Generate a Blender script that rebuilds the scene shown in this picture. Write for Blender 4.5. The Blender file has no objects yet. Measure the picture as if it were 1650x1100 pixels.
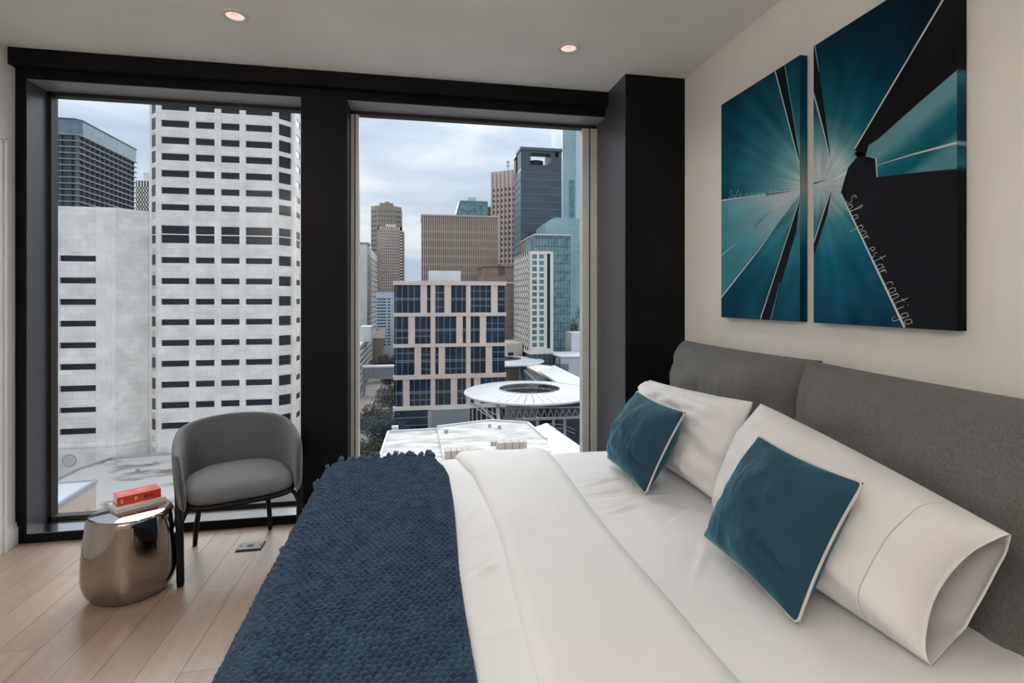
import bpy, math, random
import numpy as np
from mathutils import Vector, Matrix, noise
random.seed(7); rng = np.random.default_rng(7)
S = bpy.context.scene; C = S.collection
# ------------------------------------------------------------------ camera, world, lights, exposure
F = 840.0; TH = math.atan(155 / F); CH = 1.392
cam_d = bpy.data.cameras.new('camera'); cam = bpy.data.objects.new('camera', cam_d); C.objects.link(cam)
cam.location = (0, 0, CH); cam.rotation_euler = (math.pi / 2, 0, -TH)
cam_d.sensor_width = 36; cam_d.lens = F / 1650 * 36; cam_d.shift_y = -68 / 1650
cam_d.clip_start = .05; cam_d.clip_end = 3000
S.camera = cam
S.view_settings.view_transform = 'Standard'; S.view_settings.look = 'None'
S.view_settings.gamma = 1; S.view_settings.use_curve_mapping = False
S.view_settings.exposure = 0.12
SKY = .86; DOWNLIGHT = 18.5; FILL_LAMP = 270.0
W = bpy.data.worlds.new('overcast_sky'); S.world = W; W.use_nodes = True
nt = W.node_tree; nt.nodes.clear()
def N(nt, t, **k):
    n = nt.nodes.new(t)
    for a, b in k.items():
        if a.startswith('i_'): n.inputs[a[2:].replace('_', ' ')].default_value = b
        else: setattr(n, a, b)
    return n
L = lambda a, b: nt.links.new(a, b)
tc = N(nt, 'ShaderNodeTexCoord'); sep = N(nt, 'ShaderNodeSeparateXYZ'); L(tc.outputs['Generated'], sep.inputs[0])
mp = N(nt, 'ShaderNodeMapping'); mp.inputs['Scale'].default_value = (1.0, 1.0, 4.2); L(tc.outputs['Generated'], mp.inputs[0])
nz = N(nt, 'ShaderNodeTexNoise'); nz.inputs['Scale'].default_value = 3.1; nz.inputs['Detail'].default_value = 7; nz.inputs['Roughness'].default_value = .52; nz.inputs['Distortion'].default_value = .35
L(mp.outputs[0], nz.inputs[0])
cr = N(nt, 'ShaderNodeValToRGB'); L(nz.outputs[0], cr.inputs[0])
cr.color_ramp.elements[0].position = .36; cr.color_ramp.elements[0].color = (.46, .545, .685, 1)
cr.color_ramp.elements[1].position = .64; cr.color_ramp.elements[1].color = (.80, .83, .89, 1)
e = cr.color_ramp.elements.new(.5); e.color = (.60, .67, .79, 1)
# overcast luminance: brighter overhead (CIE overcast), the same all the way round
mr = N(nt, 'ShaderNodeMapRange'); L(sep.outputs[2], mr.inputs[0])
mr.inputs[1].default_value = 0; mr.inputs[2].default_value = 1; mr.inputs[3].default_value = 1.0; mr.inputs[4].default_value = 2.2
mx = N(nt, 'ShaderNodeVectorMath', operation='SCALE'); L(cr.outputs[0], mx.inputs[0]); L(mr.outputs[0], mx.inputs['Scale'])
bg = N(nt, 'ShaderNodeBackground'); L(mx.outputs[0], bg.inputs[0]); bg.inputs[1].default_value = SKY
wo = N(nt, 'ShaderNodeOutputWorld'); L(bg.outputs[0], wo.inputs[0])
sd = bpy.data.lights.new('sun', 'SUN'); sd.energy = 2.9; sd.angle = math.radians(60); sd.color = (1, .98, .95)
sun = bpy.data.objects.new('sun', sd); C.objects.link(sun); sun.rotation_euler = (math.radians(-50), 0, math.radians(-6))   # soft sun behind the cloud, ahead of the windows
# ------------------------------------------------------------------ photo geometry helpers (points on real planes)
c_, s_ = math.cos(TH), math.sin(TH)
def K(px): a = (px - 825) / F; return (a * c_ + s_) / (c_ - a * s_)
def ray(px, py): a = (px - 825) / F; return (a * c_ + s_, -a * s_ + c_, (482 - py) / F)
def at(px, py, Y): r = ray(px, py); t = Y / r[1]; return Vector((r[0] * t, Y, CH + r[2] * t))
def onX(px, py, X): r = ray(px, py); t = X / r[0]; return Vector((X, r[1] * t, CH + r[2] * t))
def onZ(px, py, Z): r = ray(px, py); t = (Z - CH) / r[2]; return Vector((r[0] * t, r[1] * t, Z))
def proj(p):
    xc = p[0] * c_ - p[1] * s_; d = p[0] * s_ + p[1] * c_
    return 825 + F * xc / d, 482 - F * (p[2] - CH) / d
# ------------------------------------------------------------------ materials
def mat(name, col, rough=.6, metal=0, var=None, scale=8, bump=0, bscale=None, spec=.5, stretch=(1, 1, 1), sheen=0, world=False, coat=0, trans=None):
    m = bpy.data.materials.new(name); m.use_nodes = True; t = m.node_tree; b = t.nodes['Principled BSDF']
    b.inputs['Base Color'].default_value = (*col, 1); b.inputs['Roughness'].default_value = rough
    b.inputs['Metallic'].default_value = metal; b.inputs['Specular IOR Level'].default_value = spec
    b.inputs['Sheen Weight'].default_value = sheen; b.inputs['Coat Weight'].default_value = coat
    tcn = t.nodes.new('ShaderNodeTexCoord') if not world else t.nodes.new('ShaderNodeNewGeometry')
    src = tcn.outputs['Object'] if not world else tcn.outputs['Position']
    mpn = t.nodes.new('ShaderNodeMapping'); mpn.inputs['Scale'].default_value = stretch; t.links.new(src, mpn.inputs[0])
    n = t.nodes.new('ShaderNodeTexNoise'); n.inputs['Scale'].default_value = scale; n.inputs['Detail'].default_value = 5
    t.links.new(mpn.outputs[0], n.inputs[0])
    v2 = var if var else tuple(min(1, x * 1.08 + .004) for x in col)
    r = t.nodes.new('ShaderNodeValToRGB'); r.color_ramp.elements[0].position = .35; r.color_ramp.elements[1].position = .65
    r.color_ramp.elements[0].color = (*col, 1); r.color_ramp.elements[1].color = (*v2, 1)
    t.links.new(n.outputs[0], r.inputs[0]); t.links.new(r.outputs[0], b.inputs['Base Color'])
    if bump:
        n2 = t.nodes.new('ShaderNodeTexNoise'); n2.inputs['Scale'].default_value = bscale or scale * 4; n2.inputs['Detail'].default_value = 4
        t.links.new(mpn.outputs[0], n2.inputs[0])
        bp = t.nodes.new('ShaderNodeBump'); bp.inputs['Strength'].default_value = bump; bp.inputs['Distance'].default_value = .01
        t.links.new(n2.outputs[0], bp.inputs['Height']); t.links.new(bp.outputs[0], b.inputs['Normal'])
    return m
def emis(name, col, st):
    m = bpy.data.materials.new(name); m.use_nodes = True; b = m.node_tree.nodes['Principled BSDF']
    b.inputs['Base Color'].default_value = (*col, 1); b.inputs['Emission Color'].default_value = (*col, 1); b.inputs['Emission Strength'].default_value = st
    return m
def stone(name, col, c2, bw=1.9, bh=.95, mort=.012, rough=.7, mcol=None):
    m = bpy.data.materials.new(name); m.use_nodes = True; t = m.node_tree; b = t.nodes['Principled BSDF']; b.inputs['Roughness'].default_value = rough
    g = t.nodes.new('ShaderNodeNewGeometry'); sp = t.nodes.new('ShaderNodeSeparateXYZ'); t.links.new(g.outputs['Position'], sp.inputs[0])
    ad = t.nodes.new('ShaderNodeMath'); ad.operation = 'ADD'; t.links.new(sp.outputs[0], ad.inputs[0]); t.links.new(sp.outputs[1], ad.inputs[1])
    cb = t.nodes.new('ShaderNodeCombineXYZ'); t.links.new(ad.outputs[0], cb.inputs[0]); t.links.new(sp.outputs[2], cb.inputs[1])
    br = t.nodes.new('ShaderNodeTexBrick'); t.links.new(cb.outputs[0], br.inputs[0])
    br.inputs['Color1'].default_value = (*col, 1); br.inputs['Color2'].default_value = (*c2, 1)
    br.inputs['Mortar'].default_value = (*(mcol or tuple(x * .8 for x in col)), 1); br.inputs['Scale'].default_value = 1
    br.inputs['Mortar Size'].default_value = mort; br.inputs['Brick Width'].default_value = bw; br.inputs['Row Height'].default_value = bh
    n = t.nodes.new('ShaderNodeTexNoise'); n.inputs['Scale'].default_value = .35; n.inputs['Detail'].default_value = 8; t.links.new(g.outputs['Position'], n.inputs[0])
    r = t.nodes.new('ShaderNodeMapRange'); r.inputs[1].default_value = .3; r.inputs[2].default_value = .7; r.inputs[3].default_value = .86; r.inputs[4].default_value = 1.1; t.links.new(n.outputs[0], r.inputs[0])
    v = t.nodes.new('ShaderNodeVectorMath'); v.operation = 'SCALE'; t.links.new(br.outputs[0], v.inputs[0]); t.links.new(r.outputs[0], v.inputs['Scale'])
    t.links.new(v.outputs[0], b.inputs['Base Color'])
    return m
M = {}
M['ceil'] = mat('ceiling_paint', (.87, .86, .82), .8, scale=2, bump=.03, bscale=300)
M['wall'] = mat('wall_paint', (.82, .80, .765), .8, scale=2, bump=.03, bscale=300)
M['trimw'] = mat('white_trim_paint', (.74, .73, .70), .45, scale=3)
M['black'] = mat('black_metal', (.005, .005, .006), .5, spec=.12, var=(.009, .009, .010), scale=3)
M['grey_al'] = mat('grey_aluminium', (.27, .265, .26), .45, metal=.2, var=(.31, .305, .30), scale=2, stretch=(1, 1, 8))
M['char_al'] = mat('charcoal_panel', (.055, .056, .062), .38, var=(.065, .066, .074), scale=3, stretch=(1, 1, 8))
M['gasket'] = mat('black_gasket', (.008, .008, .008), .6)
M['lightal'] = mat('light_aluminium', (.62, .62, .61), .45, metal=.25, scale=4)
M['sill'] = mat('polished_sill', (.50, .50, .51), .16, metal=1, scale=3)
M['duvet'] = mat('white_cotton', (.75, .755, .775), .85, var=(.79, .795, .815), scale=3, bump=.12, bscale=26, sheen=.1)
M['pillow'] = mat('white_percale', (.74, .742, .755), .85, var=(.78, .782, .795), scale=4, bump=.10, bscale=22, sheen=.1)
M['seam'] = mat('seam_thread', (.55, .54, .52), .9)
M['mattress'] = mat('mattress_ticking', (.6, .6, .6), .9)
M['greyfab'] = mat('grey_linen', (.115, .114, .114), .95, var=(.165, .163, .160), scale=150, bump=.35, bscale=420, stretch=(1, 1.6, .7), sheen=.1)
M['chairfab'] = mat('chair_grey_wool', (.128, .133, .145), .95, var=(.15, .155, .168), scale=60, bump=.25, bscale=500, sheen=.15)
M['blackwood'] = mat('black_stained_metal', (.007, .007, .008), .45, scale=10, spec=.2)
M['teal'] = mat('teal_velvet', (.005, .046, .085), .8, var=(.007, .060, .105), scale=9, bump=.15, bscale=120, sheen=.0)
for k_, v_ in (('Sheen Weight', .42), ('Sheen Roughness', .35)): M['teal'].node_tree.nodes['Principled BSDF'].inputs[k_].default_value = v_
M['teal'].node_tree.nodes['Principled BSDF'].inputs['Sheen Tint'].default_value = (.20, .72, .82, 1)
M['piping'] = mat('cream_piping', (.60, .56, .50), .8)
M['knit'] = mat('navy_wool', (.009, .034, .080), .9, var=(.024, .070, .135), scale=26, bump=.5, bscale=420, sheen=.10)
M['chrome'] = mat('room_tinted_chrome', (.39, .36, .335), .07, metal=1, var=(.41, .375, .35), scale=2)  # chrome tinted dark brown to stand for the dim room it mirrors
M['red'] = mat('red_cover', (.62, .045, .022), .5, var=(.68, .06, .03), scale=8)
M['paper'] = mat('book_pages', (.72, .70, .66), .8, stretch=(1, 1, 60), scale=6)
M['bookwhite'] = mat('white_cover', (.66, .65, .62), .55)
M['ink'] = mat('white_print', (.85, .80, .76), .7)
M['darkink'] = mat('dark_print', (.03, .01, .01), .7)
M['steel'] = mat('brushed_steel', (.17, .175, .185), .5, metal=.4, var=(.12, .125, .13), scale=30)
M['dark'] = mat('dark_void', (.02, .02, .022), .7)
M['lamp_lens'] = emis('lamp_lens', (1.0, .80, .72), .62)
M['redglint'] = emis('red_glint_glow', (1.0, .18, .08), .7)  # emission standing in for red glints inside the lamp
# glass
def glass(name, tint=(1, 1, 1), refl=.05):
    m = bpy.data.materials.new(name); m.use_nodes = True; t = m.node_tree; t.nodes.clear()
    tr = t.nodes.new('ShaderNodeBsdfTransparent'); tr.inputs[0].default_value = (*tint, 1)
    gl = t.nodes.new('ShaderNodeBsdfGlossy'); gl.inputs['Roughness'].default_value = .0
    mx = t.nodes.new('ShaderNodeMixShader'); mx.inputs[0].default_value = refl
    o = t.nodes.new('ShaderNodeOutputMaterial'); t.links.new(tr.outputs[0], mx.inputs[1]); t.links.new(gl.outputs[0], mx.inputs[2]); t.links.new(mx.outputs[0], o.inputs[0])
    return m
M['glass'] = glass('clear_window_glass', (.97, .985, .98), .012)
# city
M['marble'] = stone('white_marble', (.80, .735, .665), (.88, .83, .77), 2.3, 1.05, .022)
M['marble2'] = stone('pier_marble', (.85, .795, .73), (.88, .83, .77), 1.6, 3.2, .025)
M['winblue'] = mat('dark_window_glass', (.014, .020, .030), .22, var=(.010, .013, .018), scale=.12, spec=.35, world=True)
M['office'] = mat('office_glass', (.006, .040, .085), .14, var=(.008, .014, .026), scale=.22, spec=.22, world=True)
M['tealglass'] = mat('teal_curtain_glass', (.05, .15, .17), .2, var=(.17, .33, .34), scale=.45, world=True)
M['paleteal'] = mat('pale_teal_glass', (.25, .40, .43), .25, var=(.33, .48, .50), scale=.06, world=True)
M['palesky'] = mat('pale_sky_glass', (.55, .62, .70), .25, world=True, scale=.1)
M['cladding'] = mat('pink_beige_cladding', (.72, .58, .50), .7, var=(.77, .63, .55), scale=.3, world=True)
M['mull'] = mat('aluminium_mullion', (.44, .50, .53), .4, metal=.3)
M['ribs'] = mat('tan_stone_rib', (.56, .44, .345), .8, world=True, scale=.1)
M['brown'] = mat('brown_brick', (.27, .19, .15), .85, var=(.33, .24, .19), scale=.6, world=True)
M['brown2'] = mat('brown_granite', (.27, .22, .175), .8, var=(.32, .265, .215), scale=.05, world=True)
M['brownglass'] = mat('brown_glass', (.035, .028, .025), .4, var=(.06, .048, .04), scale=.2, world=True)
M['beige'] = mat('beige_concrete', (.66, .56, .47), .8, world=True, scale=.1)
M['pink'] = mat('pink_granite', (.66, .53, .475), .8, world=True, scale=.1)
M['pinkdark'] = mat('dark_red_window', (.07, .035, .035), .4, scale=2)
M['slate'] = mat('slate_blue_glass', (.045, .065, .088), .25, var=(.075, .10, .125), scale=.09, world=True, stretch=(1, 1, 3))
M['slate2'] = mat('slate_frame', (.055, .075, .095), .5, world=True)
M['slateband'] = mat('slate_band', (.09, .115, .14), .5, world=True)
M['cream'] = mat('cream_stucco', (.80, .73, .65), .8, world=True, scale=.3)
M['lgrey'] = mat('light_grey_concrete', (.56, .555, .54), .8, var=(.62, .615, .60), scale=.2, world=True)
M['wht'] = mat('white_coated_metal', (.60, .605, .61), .55, var=(.66, .665, .67), scale=.3, world=True)
M['unit'] = mat('tan_unit_sheet', (.50, .42, .36), .7, world=True, scale=.5)
M['roofw'] = mat('white_roof_membrane', (.42, .395, .36), .8, var=(.72, .70, .67), scale=.28, world=True, stretch=(1, 2.2, 1))
M['stucco'] = mat('blue_grey_render', (.26, .29, .31), .8, var=(.30, .33, .35), scale=.2, world=True)
M['slab'] = mat('balcony_slab', (.40, .40, .40), .8)
M['hotelglass'] = mat('smoky_glass', (.12, .13, .138), .35, var=(.26, .27, .28), scale=.9, world=True, stretch=(1, 1, .2))
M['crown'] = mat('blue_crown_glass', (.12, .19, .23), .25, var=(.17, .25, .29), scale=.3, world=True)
M['bluebal'] = mat('pale_blue_panels', (.50, .56, .62), .6, world=True)
M['bluewin'] = mat('navy_windows', (.03, .07, .12), .3)
M['street'] = mat('asphalt', (.16, .155, .15), .9, var=(.20, .195, .19), scale=.1, world=True)
M['walk'] = mat('concrete_walk', (.38, .34, .31), .9, var=(.44, .40, .37), scale=.2, world=True)
M['plaza'] = mat('stained_deck_concrete', (.60, .565, .52), .85, var=(.22, .19, .165), scale=.13, world=True, stretch=(1, 1.8, 1))
M['plaza'].node_tree.nodes['Color Ramp'].color_ramp.elements[0].position = .49
M['plaza'].node_tree.nodes['Color Ramp'].color_ramp.elements[1].position = .61
M['tanwall'] = mat('tan_render', (.60, .49, .40), .8, world=True)
M['planting'] = mat('dry_planting', (.09, .085, .07), .95, var=(.18, .165, .14), scale=1.2, world=True)
M['leaf1'] = mat('grey_green_leaves', (.045, .055, .038), .9, var=(.10, .105, .075), scale=1.5)
M['leaf2'] = mat('blue_green_leaves', (.035, .075, .075), .9, var=(.07, .12, .115), scale=1.5)
M['leaf3'] = mat('brown_bare_twigs', (.085, .065, .055), .9, var=(.15, .125, .105), scale=1.5)
M['bark'] = mat('bark', (.06, .05, .04), .9)
M['truss'] = mat('grey_truss_steel', (.38, .39, .40), .5)
M['dirt'] = mat('brown_earth', (.25, .17, .13), .95, var=(.32, .23, .18), scale=.4, world=True)
# ------------------------------------------------------------------ object helpers
def tag(o, label=None, cat=None, group=None, kind=None):
    if label: o['label'] = label
    if cat: o['category'] = cat
    if group: o['group'] = group
    if kind: o['kind'] = kind
    return o
def thing(name, loc, label=None, cat=None, group=None, rz=0, kind=None):
    o = bpy.data.objects.new(name, None); C.objects.link(o); o.location = loc; o.rotation_euler = (0, 0, rz); o.empty_display_size = .1
    return tag(o, label, cat, group, kind)
WL = {}
def wl(o):   # world translation of an unrotated chain
    v = Vector((0, 0, 0))
    while o is not None: v += Vector(o.location); o = o.parent
    return v
def mesh(name, V, Fc, m, parent=None, smooth=False, local=False, loc=None):
    me = bpy.data.meshes.new(name)
    off = Vector((0, 0, 0))
    if not local:
        off = wl(parent) if parent else Vector(loc or (0, 0, 0))
    V = np.asarray(V, dtype=float) - np.array(off)
    me.from_pydata(V.tolist(), [], [tuple(int(i) for i in f) for f in Fc]); me.update()
    if m is not None: me.materials.append(m)
    if smooth: me.polygons.foreach_set('use_smooth', [True] * len(me.polygons))
    o = bpy.data.objects.new(name, me); C.objects.link(o)
    if parent: o.parent = parent
    elif loc: o.location = loc
    return o
BF = [(0, 3, 2, 1), (4, 5, 6, 7), (0, 1, 5, 4), (1, 2, 6, 5), (2, 3, 7, 6), (3, 0, 4, 7)]
class MB:
    def __init__(s): s.V = []; s.F = []
    def add(s, V, Fc):
        n = len(s.V); s.V += [tuple(v) for v in V]; s.F += [tuple(i + n for i in f) for f in Fc]; return s
    def box(s, x0, y0, z0, x1, y1, z1):
        x0, x1 = sorted((x0, x1)); y0, y1 = sorted((y0, y1)); z0, z1 = sorted((z0, z1))
        return s.add([(x0, y0, z0), (x1, y0, z0), (x1, y1, z0), (x0, y1, z0), (x0, y0, z1), (x1, y0, z1), (x1, y1, z1), (x0, y1, z1)], BF)
    def obox(s, P, D, s0, s1, z0, z1, n0, n1):     # box along direction D from P, n = outward offset range
        D = Vector((D[0], D[1], 0)); Nn = Vector((D.y, -D.x, 0))
        pts = []
        for z in (z0, z1):
            for a, b in ((s0, n1), (s1, n1), (s1, n0), (s0, n0)):
                q = Vector((P[0], P[1], 0)) + D * a + Nn * b; pts.append((q.x, q.y, z))
        return s.add(pts, BF)
    def prism(s, poly, z0, z1):
        n = len(poly); V = [(p[0], p[1], z0) for p in poly] + [(p[0], p[1], z1) for p in poly]
        Fc = [tuple(range(n))[::-1], tuple(range(n, 2 * n))] + [(i, (i + 1) % n, n + (i + 1) % n, n + i) for i in range(n)]
        return s.add(V, Fc)
    def tube(s, pts, r, n=8, closed=False, cap=True):
        pts = [Vector(p) for p in pts]; m_ = len(pts); rs = r if isinstance(r, (list, tuple)) else [r] * m_
        V = []; up = None
        for i, p in enumerate(pts):
            a = pts[(i - 1) % m_] if (closed or i > 0) else p; b = pts[(i + 1) % m_] if (closed or i < m_ - 1) else p
            t = (b - a).normalized()
            if up is None:
                up = Vector((0, 0, 1)) if abs(t.z) < .9 else Vector((1, 0, 0))
            u = (up - t * up.dot(t)).normalized(); w = t.cross(u); up = u
            for k in range(n):
                an = 2 * math.pi * k / n; V.append(p + (u * math.cos(an) + w * math.sin(an)) * rs[i])
        Fc = []
        for i in range(m_ if closed else m_ - 1):
            j = (i + 1) % m_
            for k in range(n): Fc.append((i * n + k, i * n + (k + 1) % n, j * n + (k + 1) % n, j * n + k))
        if cap and not closed: Fc += [tuple(range(n))[::-1], tuple(range((m_ - 1) * n, m_ * n))]
        return s.add(V, Fc)
    def lathe(s, prof, cx=0, cy=0, n=48, z=0):
        V = []; Fc = []; m_ = len(prof)
        for (r, h) in prof:
            for k in range(n):
                a = 2 * math.pi * k / n; V.append((cx + r * math.cos(a), cy + r * math.sin(a), z + h))
        for i in range(m_ - 1):
            for k in range(n): Fc.append((i * n + k, i * n + (k + 1) % n, (i + 1) * n + (k + 1) % n, (i + 1) * n + k))
        return s.add(V, Fc)
    def build(s, name, m, parent=None, smooth=False, local=False, loc=None, kind=None):
        o = mesh(name, s.V, s.F, m, parent, smooth, local, loc)
        if kind: o['kind'] = kind
        return o
_cache = {}
def bpart(name, x0, y0, z0, x1, y1, z1, m, parent, label=None, bev=0):
    """an axis-aligned box as its own object; equal boxes share one mesh"""
    sx, sy, sz = abs(x1 - x0), abs(y1 - y0), abs(z1 - z0)
    key = (name, round(sx, 3), round(sy, 3), round(sz, 3), m.name, bev)
    me = _cache.get(key)
    if me is None:
        b = MB().box(-sx / 2, -sy / 2, -sz / 2, sx / 2, sy / 2, sz / 2)
        me = bpy.data.meshes.new(name); me.from_pydata(b.V, [], b.F); me.update(); me.materials.append(m); _cache[key] = me
        if bev:
            import bmesh
            bm = bmesh.new(); bm.from_mesh(me); bmesh.ops.bevel(bm, geom=bm.edges[:], offset=bev, segments=1, affect='EDGES'); bm.to_mesh(me); bm.free()
    o = bpy.data.objects.new(name, me); C.objects.link(o); o.parent = parent
    o.location = Vector(((x0 + x1) / 2, (y0 + y1) / 2, (z0 + z1) / 2)) - (wl(parent) if parent else Vector((0, 0, 0)))
    if label: o['label'] = label
    return o
def opart(name, P, D, s0, s1, z0, z1, n0, n1, m, parent):
    """box along a facade direction as its own object; equal boxes share a mesh, the object is turned"""
    D = Vector((D[0], D[1], 0)).normalized(); Nn = Vector((D.y, -D.x, 0))
    key = (name, round(s1 - s0, 3), round(n1 - n0, 3), round(z1 - z0, 3), m.name, 'o'); me = _cache.get(key)
    if me is None:
        a, b, h = (s1 - s0) / 2, (n1 - n0) / 2, (z1 - z0) / 2
        q = MB().box(-a, -b, -h, a, b, h); me = bpy.data.meshes.new(name); me.from_pydata(q.V, [], q.F); me.update(); me.materials.append(m); _cache[key] = me
    o = bpy.data.objects.new(name, me); C.objects.link(o); o.parent = parent
    cpt = Vector((P[0], P[1], 0)) + D * ((s0 + s1) / 2) + Nn * ((n0 + n1) / 2); cpt.z = (z0 + z1) / 2
    o.location = cpt - wl(parent); o.rotation_euler = (0, 0, math.atan2(D.y, D.x))
    return o
def struct(o): o['kind'] = 'structure'; return o
def setmod(o, t, **k):
    m = o.modifiers.new(t.lower(), t)
    for a, b in k.items(): setattr(m, a, b)
    return m
# ================================================================== ROOM
XL, XR, YF, YB, ZC = -2.24, 1.69, 3.427, -1.7, 2.80
fl = struct(MB().box(XL - .1, YB - .1, -.12, XR + .1, 3.72, -.012).build('floor', mat('subfloor', (.10, .075, .06), .9)))
pm = []
for i, cc in enumerate([(.345, .255, .205), (.37, .275, .22), (.325, .24, .19), (.355, .27, .22)]):
    pm.append(mat('oak_plank_finish_%s' % 'abcd'[i], cc, .34, var=tuple(x * .84 for x in cc), scale=3.2, stretch=(9, .8, 1), bump=.05, bscale=14, spec=.5))
pw = .1525; x = XL + .005; ci = 0
while x < XR:
    x1 = min(x + pw, XR); y = 3.425 - ((ci * .61) % 1.4)
    y1 = 3.425
    while y1 > YB:
        if y1 - y > .05: bpart('plank', x + .0008, max(y, YB) + .0008, -.012, x1 - .0008, y1 - .0008, 0, pm[random.randrange(4)], fl)
        y1 = y; y = y - 1.35
    x += pw; ci += 1
ce = MB()
# ceiling slab with round cut-outs is replaced by trims hanging 4 mm proud
struct(ce.box(XL - .1, YB - .1, ZC, XR + .1, 3.72, ZC + .12).build('ceiling', M['ceil']))
wl_o = struct(MB().box(XL - .1, YB, 0, XL, 3.70, ZC).build('wall_left', M['wall']))
struct(MB().box(XR, YB, 0, XR + .1, 3.70, ZC).build('wall_right', M['wall']))
struct(MB().box(XL - .1, YB - .1, 0, XR + .1, YB, ZC).build('wall_back', M['wall']))
b = MB().box(XL, 3.325, 0, XL + .016, YF, .10); b.box(XL, 3.325, .10, XL + .009, YF, .125)
struct(b.build('baseboard_left', M['trimw']))
struct(MB().box(XR - .015, YB, 0, XR, 3.07, .12).build('baseboard_right', M['trimw']))
# door in the left wall: casing, leaf, hinge
dr = struct(thing('door_1', (XL, 2.9, 0)))
b = MB(); b.box(XL, 3.235, 0, XL + .02, 3.325, 2.278); b.box(XL, 3.315, 0, XL + .028, 3.325, 2.278); b.box(XL, 2.29, 2.19, XL + .02, 3.235, 2.278); b.box(XL, 2.29, 2.268, XL + .028, 3.325, 2.278); b.box(XL, 2.29, 0, XL + .02, 2.37, 2.19)
b.build('door_casing', M['trimw'], dr)
lf = MB().box(XL, 2.372, .008, XL + .008, 3.233, 2.188).build('door_leaf', M['trimw'], dr)
for z in (.25, 1.1, 1.97): MB().tube([(XL + .014, 3.236, z), (XL + .014, 3.236, z + .09)], .006).build('hinge', M['lightal'], dr)
MB().tube([(XL + .004, 2.44, 1.0), (XL + .055, 2.44, 1.0), (XL + .06, 2.47, 1.0), (XL + .06, 2.55, 1.0)], .009).build('door_handle', M['steel'], lf)
# header pocket, column casing
hd = struct(MB().box(XL + .002, 3.368, 2.706, 1.287, YF + .02, ZC).build('trim_1', M['black']))
cl = struct(thing('trim_2', (1.49, 3.25, 0)))
MB().box(1.291, 3.074, 0, XR, 3.70, ZC).build('column_casing', M['black'], cl)
MB().box(1.287, 3.078, .0, 1.291, 3.66, ZC).build('side_panel', M['char_al'], cl)
# window wall frame: black front flanges as setting
YG = 3.635
fr = struct(thing('wall_front', (-.4, YF, 0)))
fb = MB(); fb.box(XL, YF, 0, 1.289, YG + .05, .05); fb.build('base_rail', M['black'], fr)
MB().box(XL, YF, 2.652, 1.289, YG + .05, 2.80).build('head_rail', M['black'], fr)
MB().box(XL, YF, .05, -2.189, YG + .05, 2.652).build('jamb', M['black'], fr)
MB().box(-.702, YF, .05, -.424, YG + .05, 2.652).build('mullion', M['black'], fr)
MB().box(XL, YG + .05, -.3, 1.8, YG + .12, 0).build('slab_edge', M['black'], fr)
def window(nm, x0, x1, lm, rm):
    w = struct(thing(nm, ((x0 + x1) / 2, YG, .05)))
    # grey soffit, side reveal, sill lining, gaskets and pane
    bpart('soffit_panel', x0, YF + .006, 2.647, x1, YG - .03, 2.652, M['grey_al'], w)
    bpart('sill_panel', x0, YF + .004, .05, x1, YG - .03, .054, M['sill'], w)
    f = MB()
    g = .022
    f.box(x0, YG - .03, .054, x1, YG + .03, .054 + .022); f.box(x0, YG - .03, 2.647 - .022, x1, YG + .03, 2.647)
    f.box(x0, YG - .03, .054, x0 + lm, YG + .03, 2.647); f.box(x1 - rm, YG - .03, .054, x1, YG + .03, 2.647)
    f.build('window_frame', M['gasket'], w)
    bpart('glass_pane', x0 + lm - .004, YG - .006, .07, x1 - rm + .004, YG + .006, 2.63, M['glass'], w)
    return w
w1 = window('window_1', -2.189, -.702, .022, .03)
bpart('side_reveal', -2.189, YF + .006, .05, -2.186, YG - .032, 2.647, M['char_al'], w1)
bpart('side_reveal', -.705, YF + .006, .05, -.702, YG - .032, 2.647, M['char_al'], w1)
w2 = window('window_2', -.424, 1.287, .012, .012)
for (a, bb) in ((-.424 + .0, -.424 + .022), (-.424 + .03, -.424 + .052), (1.287 - .05, 1.287 - .0), (1.287 - .11, 1.287 - .06)):
    bpart('light_stile', a, YG - .045, .054, bb, YG + .02, 2.62, M['lightal'], w2)
bpart('stile_gasket', 1.287 - .060, YG - .04, .054, 1.287 - .05, YG + .02, 2.62, M['gasket'], w2)
bpart('stile_gasket', -.424 + .022, YG - .04, .054, -.424 + .03, YG + .02, 2.62, M['gasket'], w2)
# ------------------------------------------------------------------ recessed ceiling lights
def downlight(x, y, label, power=1.0):
    t = thing('recessed_light', (x, y, ZC), label, 'ceiling light', 'recessed ceiling lights')
    n = MB().lathe([(.064, 0), (.064, -.004), (.060, -.006), (.044, -.0065), (.042, -.004), (.042, -.001)], 0, 0, 40).build('trim_ring', M['trimw'], t, True, local=True)
    ln = MB().lathe([(.001, -.0035), (.020, -.0035), (.042, -.002)], 0, 0, 32).build('lens', M['lamp_lens'], t, True, local=True)
    a = MB()
    for k in range(7):
        an = k * .9; a.box(.010 * math.cos(an) - .002 + .0, .010 * math.sin(an) - .002 - .018, -.0055, .010 * math.cos(an) + .002, .010 * math.sin(an) + .002 - .018, -.0038)
    a.build('reflector_glint', M['redglint'], ln, local=True)
    ld = bpy.data.lights.new('bulb', 'SPOT'); ld.energy = DOWNLIGHT * power; ld.spot_size = math.radians(150); ld.spot_blend = 1; ld.shadow_soft_size = .05; ld.color = (1, .95, .90)
    lo = bpy.data.objects.new('bulb', ld); C.objects.link(lo); lo.parent = t; lo.location = (0, 0, -.02)
    return t
downlight(-.882, 2.794, 'round white recessed ceiling light, the left one above the armchair window')
downlight(.841, 2.814, 'round white recessed ceiling light, the right one near the black column')
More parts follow.
